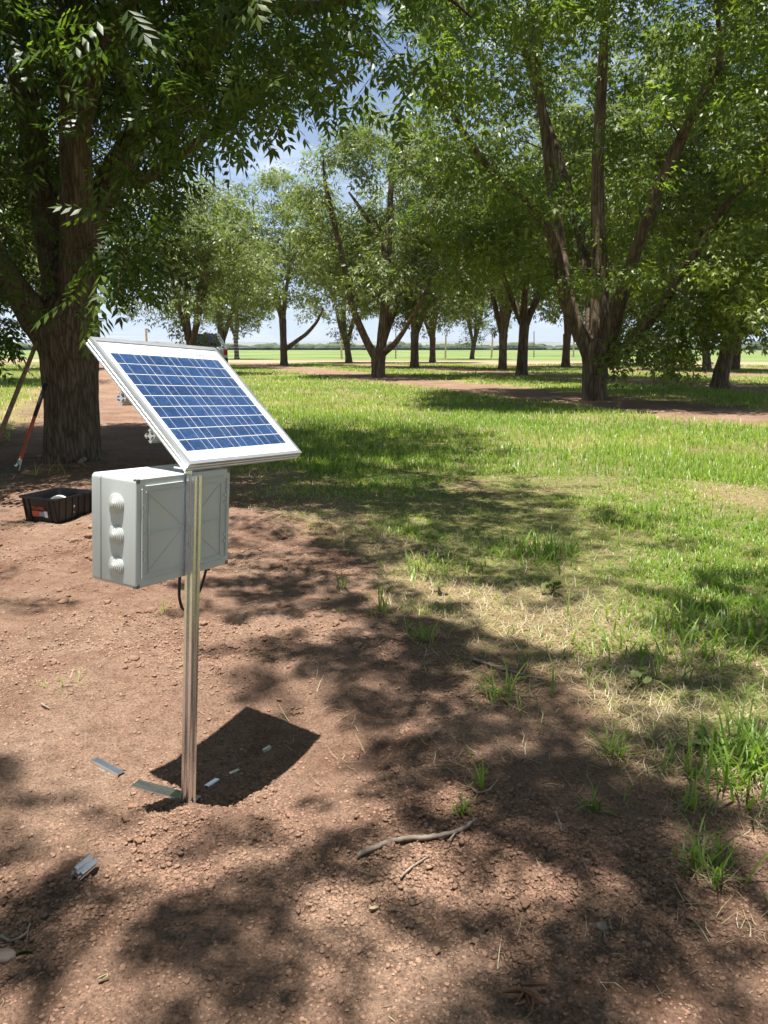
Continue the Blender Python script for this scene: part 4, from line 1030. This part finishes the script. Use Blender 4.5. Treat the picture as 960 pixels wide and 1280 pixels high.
# ------------------------------------------------------------------ tools leaning on the old pecan
def build_tools():
    y = A_BASE[1]
    # pick-like hoe: black grip, orange shaft, worn steel blade on the floor
    lo = on_gnd(25, 578); hi = at(57, 480, y - .28)
    lo = on_gnd(22, 590); lo[2] += .03
    t = empty('garden_hoe', lo, 'hoe with black grip, orange shaft and steel blade leaning on the old pecan', 'hoe')
    a = np.zeros(3); b = hi - lo
    P = lambda f: a + (b - a) * f
    MB().tube([P(.02), P(.3), P(.62)], [.017, .016, .0165], 10).build('shaft', M['redpaint'], t, smooth=True)
    MB().tube([P(.6), P(.8), P(1.0)], [.0185, .019, .019], 10).build('grip', M['grip'], t, smooth=True)
    MB().tube([P(-.02), P(.1)], [.024, .019], 10).build('socket', M['steel'], t, smooth=True)
    V = [(-.03, -.01, .03), (.03, -.01, .03), (-.085, -.13, -.035), (.06, -.15, -.035), (-.03, .0, .036), (.03, .0, .036), (-.087, -.125, -.028), (.062, -.145, -.028)]
    MB().add(V, [(0, 2, 3, 1), (4, 5, 7, 6), (0, 4, 6, 2), (1, 3, 7, 5), (2, 6, 7, 3), (0, 1, 5, 4)]).build('blade', M['steel'], t, bevel=.002)
    # long brown handled shovel whose foot is outside the picture
    lo = on_gnd(-22, 598); hi = at(46, 428, y - .25)
    t = empty('shovel', lo, 'long brown wooden handle with dark red foot leaning at the far left', 'shovel')
    b = hi - lo
    MB().tube([b * .28, b * .6, b * 1.0], [.021, .0205, .019], 10).build('handle', M['wood'], t, smooth=True)
    MB().tube([b * .13, b * .29], [.026, .0225], 10).build('socket', M['redpaint'], t, smooth=True)
    V = []; F = []
    for i in range(6):
        for j in range(5):
            u = j / 4 - .5; w = i / 5
            wd = .2 * (1 - .75 * max(0, w - .55) ** 1.5 * 2.4)
            V.append((u * wd, -.05 * math.cos(u * math.pi) + .03, .12 - .30 * w))
    for i in range(5):
        for j in range(4): F.append((i * 5 + j, i * 5 + j + 1, (i + 1) * 5 + j + 1, (i + 1) * 5 + j))
    o = MB().add(V, F).build('blade', M['steel'], t, smooth=True); s = o.modifiers.new('thick', 'SOLIDIFY'); s.thickness = .003; o.location = (0, 0, .14)
build_tools()

# ------------------------------------------------------------------ cut pieces of extrusion on the dirt
def offcut(label, p, q, half=False, dz=0.0, roll=0.3, mat='alu_bright', scale=1.0):
    a = on_gnd(*p); b = on_gnd(*q); d = Vector(b - a); L = d.length
    t = empty('extrusion_offcut', a, label, 'offcut', 'aluminium offcuts on the dirt')
    R = d.to_track_quat('Z', 'Y').to_matrix() @ Matrix.Rotation(roll, 3, 'Z')
    if half:                                    # one split slot: channel of two thin walls
        m = MB(); k = .0145 * scale
        m.box((-k, -.001, 0), (k, .0012, L)); m.box((-k, .0012, 0), (-k + .0022, .011, L)); m.box((k - .0022, .0012, 0), (k, .011, L))
        m.box((-k - .003, .0105, 0), (-k + .0022, .0125, L)); m.box((k - .0022, .0105, 0), (k + .003, .0125, L))
        o = m.build('channel', M[mat], t, bevel=.0004, seg=1)
    else:
        o = MB().prism([(x * scale, y * scale) for x, y in extrusion_outline()], 0, L).build('profile', M[mat], t)
    o.matrix_local = Matrix.Translation((0, 0, dz)) @ R.to_4x4()
    return t
offcut('long split aluminium channel lying at the foot of the post', (169, 981), (246, 1002), True, .006, math.pi + .15)
offcut('flat aluminium channel lying alone left of the post', (118, 951), (152, 969), True, .006, math.pi - .2, scale=.9)
offcut('short aluminium profile lying loose near the lower left of the post', (96, 1100), (116, 1083), False, .012, .5)
offcut('half buried aluminium channel on the lit dirt right of the post', (331, 1037), (357, 1048), True, -.005, math.pi + .1, scale=1.15)
offcut('small bright aluminium chip far inside the panel shadow', (329, 940), (338, 935), False, .003, .2, scale=.45)
offcut('small aluminium chip in the middle of the panel shadow', (287, 969), (298, 964), False, .003, .3, scale=.35)
offcut('aluminium sliver in the panel shadow nearest the post', (258, 984), (272, 975), True, .004, math.pi, scale=.5)

# ------------------------------------------------------------------ sticks, leaves and stones on the dirt
def stick(label, pts, rad, name='fallen_stick', cat='stick', forks=()):
    W = [on_gnd(p[0], p[1], rad * .8 + .004 + (p[2] if len(p) > 2 else 0)) for p in pts]
    t = empty(name, W[0], label, cat, 'sticks on the dirt')
    P, R = smooth_path([w - W[0] for w in W], np.linspace(rad, rad * .6, len(W)), 36)
    rng = np.random.default_rng(len(label)); P[1:-1] += rng.normal(0, rad * .12, (len(P) - 2, 3))
    R = R * rng.uniform(.85, 1.15, len(R))
    for k in (9, 21, 29): R[k] *= 1.25
    MB().tube(P, R, 8).build('stem', M['stick'], t, smooth=True, angle=60)
    for (f, dx, dy, L) in forks:
        k = int(f * 35); MB().tube([P[k], P[k] + np.array([dx, dy, .01]) * L * .6, P[k] + np.array([dx, dy, .012]) * L], [R[k] * .6, R[k] * .45, R[k] * .2], 6).build('fork', M['stick'], t, smooth=True)
stick('curved grey stick lying on bare dirt in the lower middle', [(447, 1074), (470, 1062), (500, 1053), (535, 1051), (562, 1046), (580, 1040), (594, 1033, .01)], .0062, forks=[(.8, -.5, -.8, .05)])
stick('thin stick lying in the dry grass at the edge of the shade', [(592, 826), (620, 836), (650, 845), (680, 852)], .005)
stick('thin bent twig below the curved grey stick', [(500, 1100), (513, 1088), (528, 1078), (537, 1072)], .0028)
stick('pale forked root stub under a grass shoot', [(590, 988), (598, 995), (612, 990), (622, 978)], .0035, forks=[(.5, .6, -.3, .07)])
stick('pale straight straw lying on shaded dirt right of centre', [(694, 1017), (699, 1030), (702, 1042)], .0028)
stick('pale twig at the left edge above the grey stone', [(2, 1172), (10, 1180), (22, 1178), (34, 1170), (38, 1158)], .0032, forks=[(.8, .3, -.8, .06)])
stick('twig with pale end lying left of the post on lit dirt', [(52, 882), (58, 886), (62, 888)], .0035)
stick('long bent twig at the foot of the old pecan', [(62, 574), (78, 572), (95, 576), (108, 584)], .009, forks=[(.5, .3, .5, .3)])
stick('broken branch lying in the shade right of the old pecan', [(100, 580), (112, 575), (128, 576)], .022)

def flat_leaf(label, px, py, L, wd, rz, mat, curl=.3, name='fallen_leaf', n=1):
    b = on_gnd(px, py, .006); rng = np.random.default_rng(int(px))
    t = empty(name, b, label, 'leaf', 'fallen leaves')
    for q in range(n):
        V = []; F = []
        for i in range(9):
            f = i / 8; w = wd * math.sin(math.pi * min(1, f * 1.02 + .02)) ** .8 * (1 - .3 * f)
            for s in (-1, -.4, 0, .4, 1): V.append((f * L, s * w / 2, .02 * curl * abs(s) + curl * L * .25 * math.sin(f * 3) + (.004 if s else 0)))
        for i in range(8):
            for s in range(4): F.append((i * 5 + s, i * 5 + s + 1, (i + 1) * 5 + s + 1, (i + 1) * 5 + s))
        o = MB().add(V, F).build('blade', mat, t, smooth=True, angle=80); o.rotation_euler = (rng.normal(0, .35), rng.normal(0, .15), rz + q * .75); o.location = (rng.normal(0, .004), rng.normal(0, .004), q * .004)
        so = o.modifiers.new('thick', 'SOLIDIFY'); so.thickness = .0007
flat_leaf('curled brown dead leaf cluster on the dirt at the bottom edge', 655, 1248, .045, .017, 3.3, M['deadleaf'], .25, 'dead_leaf_cluster', 5)
flat_leaf('small pale leaf lying alone on lit dirt at lower left', 122, 1233, .018, .008, .6, M['greyleaf'], .06)
flat_leaf('grey green leaf lying beside the grey stone', 24, 1199, .028, .010, .3, M['leaf'])
flat_leaf('small pale leaf on lit dirt in the lower right', 592, 1163, .016, .008, 1.3, M['greyleaf'], .06)
flat_leaf('round leaf lying on shaded dirt just above the lower middle', 463, 1139, .020, .013, .2, M['greyleaf'], .06)

def stone(label, px, py, s, seed):
    b = on_gnd(px, py); t_ = np.random.default_rng(seed)
    import bmesh
    bm = bmesh.new(); bmesh.ops.create_icosphere(bm, subdivisions=3, radius=1)
    for v in bm.verts:
        c = np.array(v.co); k = 1 + .22 * pn(np.array([c[0] * 1.3 + seed]), np.array([c[1] * 1.3 + c[2]]), 71)[0] + .10 * pn(np.array([c[0] * 4 + seed]), np.array([c[1] * 4 + c[2] * 3]), 72)[0]
        v.co = Vector((c[0] * s[0] * k, c[1] * s[1] * k, c[2] * s[2] * k))
    me = bpy.data.meshes.new('stone'); bm.to_mesh(me); bm.free(); me.materials.append(M['stone'])
    me.polygons.foreach_set('use_smooth', [True] * len(me.polygons))
    o = link('stone', me); o.location = Vector((b[0], b[1], b[2] + s[2] * .35)); o.rotation_euler = (0, 0, t_.uniform(0, 6))
    tag(o, label, 'stone', 'stones on the dirt')
stone('flat grey stone cut by the left edge near the bottom', 4, 1198, (.024, .016, .012), 1)
stone('small pale pebble on the lit dirt above the curved stick', 533, 1031, (.006, .005, .004), 2)
stone('pink pebble beside dry straw in the lower right', 852, 1010, (.012, .009, .008), 3)
stone('grey stone on shaded dirt near the right bottom', 752, 1160, (.012, .010, .008), 4)
stone('dark clod like stone standing on the edge of the dirt by dry grass', 546, 757, (.018, .014, .014), 5)

# loose clods and crumbs: nobody could count them
def build_clods():
    rng = np.random.default_rng(77); N = 330000
    a = rng.uniform(-.56, .56, N); r = .8 + 7.2 * rng.random(N) ** 2.1
    x = np.sin(a) * r; y = np.cos(a) * r
    g, dry, road, crop, d = fields(x, y)
    cl = sstep(-.15, .4, pn(x * 1.6, y * 1.6, 36) + .5 * pn(x * 5, y * 5, 82))
    keep = rng.random(N) < (1 - .92 * g) * (.10 + .90 * cl) * .80
    x, y = x[keep], y[keep]; n = len(x)
    s = .0015 + .0014 * (rng.pareto(2.3, n)); s = np.minimum(s, .0055) * (.75 + .18 * np.hypot(x, y))
    z = height(x, y) + s * .15
    S = np.stack([s * rng.uniform(.8, 1.4, n), s * rng.uniform(.8, 1.4, n), s * rng.uniform(.5, .9, n)], 1)
    P = np.stack([x, y, z], 1); big = s > .0038
    V, F = ico_many(P[big], S[big], rng, .46)
    ov = np.array([(1, 0, 0), (-1, 0, 0), (0, 1, 0), (0, -1, 0), (0, 0, 1), (0, 0, -1)], float); of = np.array([(0, 2, 4), (2, 1, 4), (1, 3, 4), (3, 0, 4)])
    sm = np.where(~big)[0]; W = ov[None] * rng.uniform(.6, 1.4, (len(sm), 6, 1)) * S[sm][:, None, :] * 1.25; aa = rng.uniform(0, 6.28, len(sm)); ca, sa = np.cos(aa)[:, None], np.sin(aa)[:, None]
    W = np.stack([W[..., 0] * ca - W[..., 1] * sa, W[..., 0] * sa + W[..., 1] * ca, W[..., 2]], -1) + P[sm][:, None]
    F = np.concatenate([F, (of[None] + (np.arange(len(sm)) * 6)[:, None, None]).reshape(-1, 3) + len(V)]); V = np.concatenate([V, W.reshape(-1, 3)])
    tt = np.concatenate([np.repeat(rng.random(big.sum()), 12), np.repeat(rng.random(len(sm)), 6)]); print('big', big.sum())
    o = link('soil_crumbs', mesh_np('soil_crumbs', V, tris=F, mat=M['clod'], smooth=False, tint=tt))
    tag(o, 'loose crumbs and small clods scattered over the bare reddish dirt', 'soil', kind='stuff')
    print('crumbs', n)
    # bigger clods lying in groups
    P = []; S = []
    for px, py, k, sp, sz in [(392, 765, 26, 26, .02), (75, 738, 14, 16, .02), (178, 832, 20, 14, .02), (368, 886, 18, 16, .018), (70, 832, 10, 14, .02), (110, 690, 60, 55, .022), (320, 690, 40, 30, .02), (215, 760, 20, 40, .016),
                              (260, 790, 18, 40, .016), (545, 1052, 26, 40, .010), (500, 1065, 24, 36, .009), (560, 1180, 20, 40, .009), (330, 1230, 50, 50, .008), (470, 790, 16, 30, .014), (240, 1010, 46, 34, .010), (300, 990, 20, 40, .010), (120, 1010, 40, 60, .009),
                              (160, 700, 30, 60, .018), (590, 1090, 18, 40, .009), (700, 1110, 20, 60, .008), (30, 880, 14, 40, .014), (60, 650, 10, 60, .02), (150, 668, 44, 40, .024)]:
        for _ in range(k):
            q = on_gnd(px + rng.normal(0, sp), py + rng.normal(0, sp * .45)); s = sz * min(1.3, .18 + .24 * rng.pareto(2.2))
            P.append(q + np.array([0, 0, s * .2])); S.append((s * rng.uniform(.8, 1.3), s * rng.uniform(.8, 1.3), s * rng.uniform(.55, .9)))
    P = np.array(P); S = np.array(S); V = []; F = []; nv = 0
    import bmesh
    bm = bmesh.new(); bmesh.ops.create_icosphere(bm, subdivisions=2, radius=1); bv = np.array([v.co for v in bm.verts]); bf = np.array([[v.index for v in f.verts] for f in bm.faces]); bm.free()
    for i in range(len(P)):
        o_ = rng.uniform(0, 90); k = 1 + .75 * pn(bv[:, 0] * 1.7 + o_, bv[:, 1] * 1.7 + bv[:, 2] * 1.3, 83) + .5 * pn(bv[:, 0] * 4 + o_, bv[:, 1] * 4 - bv[:, 2] * 3, 84) + rng.normal(0, .07, len(bv))
        V.append(bv * k[:, None] * S[i] + P[i]); F.append(bf + nv); nv += len(bv)
    V = np.concatenate(V)
    o = link('soil_clods', mesh_np('soil_clods', V, tris=np.concatenate(F), mat=M['clod'], smooth=False, tint=np.repeat(rng.random(len(P)) * .6, len(bv))))
    tag(o, 'larger rough clods of dug soil lying in loose groups round the post', 'soil', kind='stuff')
build_clods()

# ------------------------------------------------------------------ grass
def blades(rng, x, y, z, h, w, bend, tint, lay=None, seg=3):
    """curved tapering blades; lay > 0 lets them lie down"""
    n = len(x); az = rng.uniform(0, 2 * math.pi, n)
    d = np.stack([np.cos(az), np.sin(az), np.zeros(n)], 1); s = np.stack([-np.sin(az), np.cos(az), np.zeros(n)], 1)
    B = np.stack([x, y, z - .004], 1); up = np.array([0, 0, 1.0])
    th0 = rng.uniform(.03, .75, n) if lay is None else lay
    V = []; ang = th0.copy(); p = B.copy(); wl = [1.0, .85, .55, 0.0] if seg == 3 else [1.0, .7, 0]
    rows = []
    for i in range(seg + 1):
        ww = (w * wl[i] * .5)[:, None]
        if i < seg: rows += [p - s * ww, p + s * ww]
        else: rows += [p]
        dirv = d * np.sin(ang)[:, None] + up * np.cos(ang)[:, None]
        if lay is not None:
            cu_ = rng.normal(0, .55, n); d = d * np.cos(cu_)[:, None] + s * np.sin(cu_)[:, None]; s = np.stack([-d[:, 1], d[:, 0], np.zeros(n)], 1)
        p = p + dirv * (h / seg)[:, None]; ang = np.minimum(ang + bend / seg, 1.75 if lay is None else 1.62)
    V = np.stack(rows, 1); k = V.shape[1]
    base = (np.arange(n) * k)[:, None]
    if seg == 3: T = [(0, 1, 3), (0, 3, 2), (2, 3, 5), (2, 5, 4), (4, 5, 6)]
    else: T = [(0, 1, 3), (0, 3, 2), (2, 3, 4)]
    F = (base[:, None, :] + np.array(T)[None]).reshape(-1, 3)
    return V.reshape(-1, 3), F, np.repeat(tint, k)

def build_grass():
    rng = np.random.default_rng(99)
    tot = 0
    def sample(N, r0, r1, p, amax=.60):
        a = rng.uniform(-amax, amax, N); r = (r0 ** p + (r1 ** p - r0 ** p) * rng.random(N)) ** (1 / p)
        return np.sin(a) * r, np.cos(a) * r, r
    def lushness(x, y): return sstep(-.25, .35, pn(x * .7 + 3, y * .7, 91) + .5 * pn(x * 2.2, y * 2.2, 92))
    # near lawn
    x, y, r = sample(330000, 1.5, 13, .25)
    g, dry, *_ = fields(x, y); L = lushness(x, y)
    clump = sstep(-.2, .25, pn(x * 7, y * 7, 93) + .5 * pn(x * 15, y * 15, 94))
    k = rng.random(len(x)) < g * (1 - .72 * dry) * (.30 + .7 * clump) * (.45 + .55 * L); x, y, r, L, dry = x[k], y[k], r[k], L[k], dry[k]; n = len(x)
    h = rng.uniform(.5, 1.15, n) * (.028 + .040 * L * (1 - .5 * dry)) * (1 - .25 * sstep(5, 9, r)); w = rng.uniform(.0022, .0050, n) * (1 + .13 * r) * (.8 + .4 * L)
    t = np.clip(.60 + .30 * pn(x * .9, y * .9, 95) + rng.normal(0, .16, n) + .22 * dry, 0, 1)
    V, F, T = blades(rng, x, y, height(x, y, False), h, w, rng.uniform(.3, 1.7, n), t)
    o = link('grass', mesh_np('grass', V, tris=F, mat=M['grass'], tint=T)); tag(o, 'green lawn grass growing between the tree rows', 'grass', kind='stuff'); print('near blades', n)
    # dry thatch, lying
    x, y, r = sample(150000, 1.2, 14, .0 + .1)
    g, dry, road, crop, d = fields(x, y)
    fr = np.exp(-((d - .05) / .5) ** 2)
    k = rng.random(len(x)) < np.clip(g * (.22 + .75 * dry) + .13 * fr * sstep(.0, .3, pn(x * 1.7, y * 1.7, 96)), 0, 1); x, y, r = x[k], y[k], r[k]; n = len(x)
    V, F, T = blades(rng, x, y, height(x, y, False) + .006, rng.uniform(.02, .085, n), rng.uniform(.0011, .0026, n) * (1 + .14 * r), rng.uniform(-.2, .5, n), rng.random(n), lay=rng.uniform(.9, 1.5, n), seg=2)
    o = link('dry_grass', mesh_np('dry_grass', V, tris=F, mat=M['straw'], tint=T)); tag(o, 'dry straw coloured thatch lying in the lawn and along its edge', 'grass', kind='stuff'); print('straw', n)
    # lawn farther out: short wide blades
    x, y, r = sample(250000, 7, 58, .2)
    g, dry, *_ = fields(x, y); L = lushness(x * .6, y * .6)
    k = rng.random(len(x)) < g * (1 - .6 * dry) * (.4 + .6 * L); x, y, r, dry = x[k], y[k], r[k], dry[k]; n = len(x)
    h = rng.uniform(.04, .12, n); w = rng.uniform(.006, .012, n) * (.5 + .085 * r)
    t = np.clip(.64 + .30 * pn(x * .3, y * .3, 97) + rng.normal(0, .15, n) + .2 * dry, 0, 1)
    V, F, T = blades(rng, x, y, height(x, y, False), h, w, rng.uniform(.2, 1.4, n), t, seg=2)
    o = link('far_grass', mesh_np('far_grass', V, tris=F, mat=M['grass'], tint=T)); tag(o, 'short bright grass of the lawn farther back under the pecans', 'grass', kind='stuff'); print('far blades', n)
    # litter of fine straw and twigs over the dirt
    x, y, r = sample(7000, .9, 9, .6)
    g, *_ = fields(x, y); k = rng.random(len(x)) < .40 * (1 - g) * (.15 + .4 * (pn(x * 1.2, y * 1.2, 98) > .05) + .4 * (x < -2)); x, y, r = x[k], y[k], r[k]; n = len(x)
    V, F, T = blades(rng, x, y, height(x, y) + .005, rng.uniform(.01, .045, n), rng.uniform(.0008, .0018, n) * (1 + .15 * r), rng.uniform(-.3, .6, n), rng.random(n), lay=rng.uniform(1.25, 1.55, n))
    o = link('straw_litter', mesh_np('straw_litter', V, tris=F, mat=M['straw'], tint=T)); tag(o, 'fine pale straw bits scattered over the bare dirt', 'litter', kind='stuff')
build_grass()

# single tufts and weeds on the bare dirt
def tuft(label, px, py, n, h, w, spread=.02, tint=.6, bend=(.5, 1.8), name='grass_tuft', dry=0.0, seed=None):
    b = on_gnd(px, py); rng = np.random.default_rng(seed or int(px * 7 + py))
    t = empty(name, b, label, 'grass tuft' if name == 'grass_tuft' else 'weed', 'tufts and weeds on the dirt')
    x = rng.normal(0, spread, n); y = rng.normal(0, spread, n)
    hh = h * rng.uniform(.45, 1.1, n); V, F, T = blades(rng, x, y, np.zeros(n), hh, w * rng.uniform(.7, 1.2, n), rng.uniform(*bend, n), np.clip(tint + rng.normal(0, .15, n), 0, 1))
    link('blade', mesh_np('blade', V, tris=F, mat=M['grass'], tint=T), t)['kind'] = 'stuff'
    if dry:
        m = int(n * dry); V, F, T = blades(rng, rng.normal(0, spread, m), rng.normal(0, spread, m), np.zeros(m) + .004, h * rng.uniform(.35, 1.0, m), w * rng.uniform(.25, .55, m), rng.uniform(.0, .6, m), rng.random(m), lay=rng.uniform(.9, 1.45, m))
        link('dry_blade', mesh_np('dry_blade', V, tris=F, mat=M['straw'], tint=T), t)['kind'] = 'stuff'
tuft('lone grass shoot with one tall and one arching blade', 602, 985, 7, .15, .006, .005, .62, (.3, 2.0), dry=.6)
tuft('small light green tuft just above the curved grey stick', 577, 1018, 16, .07, .006, .007, .66, (.2, 1.6))
tuft('tuft with dry blades fanned round it on shaded dirt', 772, 945, 34, .11, .0055, .014, .55, (.5, 1.9), dry=1.2)
tuft('dark green low tuft with a long flat blade right of the straw', 742, 1012, 14, .10, .006, .008, .42, (.9, 2.3), dry=.6)
tuft('pale grey green upright shoot at the top edge of the dirt', 478, 765, 9, .17, .008, .012, .60, (.1, 1.0), dry=.8)
tuft('low spreading tuft in the shade at the lower right', 885, 1090, 46, .13, .006, .03, .48, (.6, 1.9), dry=1.0)
tuft('thick dark green clump of grass at the right edge', 945, 965, 260, .19, .008, .085, .45, (.5, 1.8), dry=.15)
tuft('pale yellow tuft on the lit dirt near the right edge', 862, 1010, 26, .10, .005, .02, .8, (.4, 1.6), dry=1.0)
tuft('thin shoot beside the round leaved weed', 828, 965, 6, .12, .004, .006, .6, (.1, .8))
tuft('flattened green tuft in the shade below the thin stick', 628, 872, 40, .16, .006, .05, .52, (1.0, 2.3), dry=1.0)
tuft('arching dry edged tuft at the left end of the thin stick', 530, 800, 26, .15, .0065, .03, .6, (.9, 2.2), dry=1.2)
tuft('dark seed headed weed where the dry grass meets the dirt', 428, 735, 9, .14, .008, .012, .22, (.0, .7))
tuft('bright leafy clump of grass between the two patches of shade', 540, 712, 150, .11, .008, .10, .66, (.6, 2.0))
tuft('tall dark clump of grass in the big patch of shade', 665, 690, 260, .135, .009, .17, .42, (.5, 1.9))
tuft('tall clump of grass at the right end of the lawn', 905, 800, 260, .125, .009, .17, .50, (.5, 1.9))
tuft('tall clump of grass left of the right hand one', 790, 815, 220, .115, .008, .17, .56, (.5, 1.9))
tuft('dry straw tuft on the lit dirt under the grey box', 200, 768, 9, .10, .004, .02, .9, (.2, 1.2), dry=2.0)
tuft('sprawling pale weed on the lit dirt left of the post', 85, 858, 8, .10, .003, .03, .8, (1.0, 2.0), dry=2.5)
tuft('dry stalk pile at the foot of the old pecan', 62, 592, 16, .18, .006, .10, .9, (.4, 1.5), dry=3.0)

def broad_weed(label, px, py, n, r, h, seed):
    b = on_gnd(px, py); rng = np.random.default_rng(seed)
    t = empty('broadleaf_weed', b, label, 'weed', 'broad leaved weeds')
    st = MB()
    for i in range(n):
        a = rng.uniform(0, 6.28); d = rng.uniform(.2, 1) * r * 1.6; tip = np.array([math.cos(a) * d, math.sin(a) * d, h * rng.uniform(.55, 1)])
        st.tube([(0, 0, 0), tuple(tip * np.array([.4, .4, .7])), tuple(tip)], [.0018, .0014, .001], 5)
        V = [(0, 0, 0)]; m = 14; rr = r * rng.uniform(.6, 1.1)
        for k in range(m):
            q = 2 * math.pi * k / m; e = rr * (1 - .45 * math.exp(-((q - math.pi) / .35) ** 2)) * (1 + .06 * math.cos(5 * q)); V.append((e * math.cos(q), e * math.sin(q), .12 * rr * math.cos(2 * q) + .1 * rr))
        me = mesh_np('leaf', np.array(V), tris=[(0, 1 + k, 1 + (k + 1) % m) for k in range(m)], mat=M['leaf_far'], smooth=True, tint=np.full(m + 1, rng.uniform(.4, .9)))
        o = link('leaf', me, t); o.location = tip; o.rotation_euler = (rng.normal(0, .3), rng.normal(0, .3), a)
    st.build('stalk', M['grass'], t, smooth=True)
broad_weed('round leaved seedling on the lit dirt near the right edge', 869, 938, 5, .020, .06, 3)
broad_weed('broad leaved weed at the left edge of the tall grass', 690, 745, 8, .024, .07, 4)
broad_weed('small broad leaved weed beside the dry grass edge', 548, 742, 5, .022, .06, 5)
broad_weed('pale mallow like weed in the shade above the fanned tuft', 800, 860, 6, .022, .07, 6)
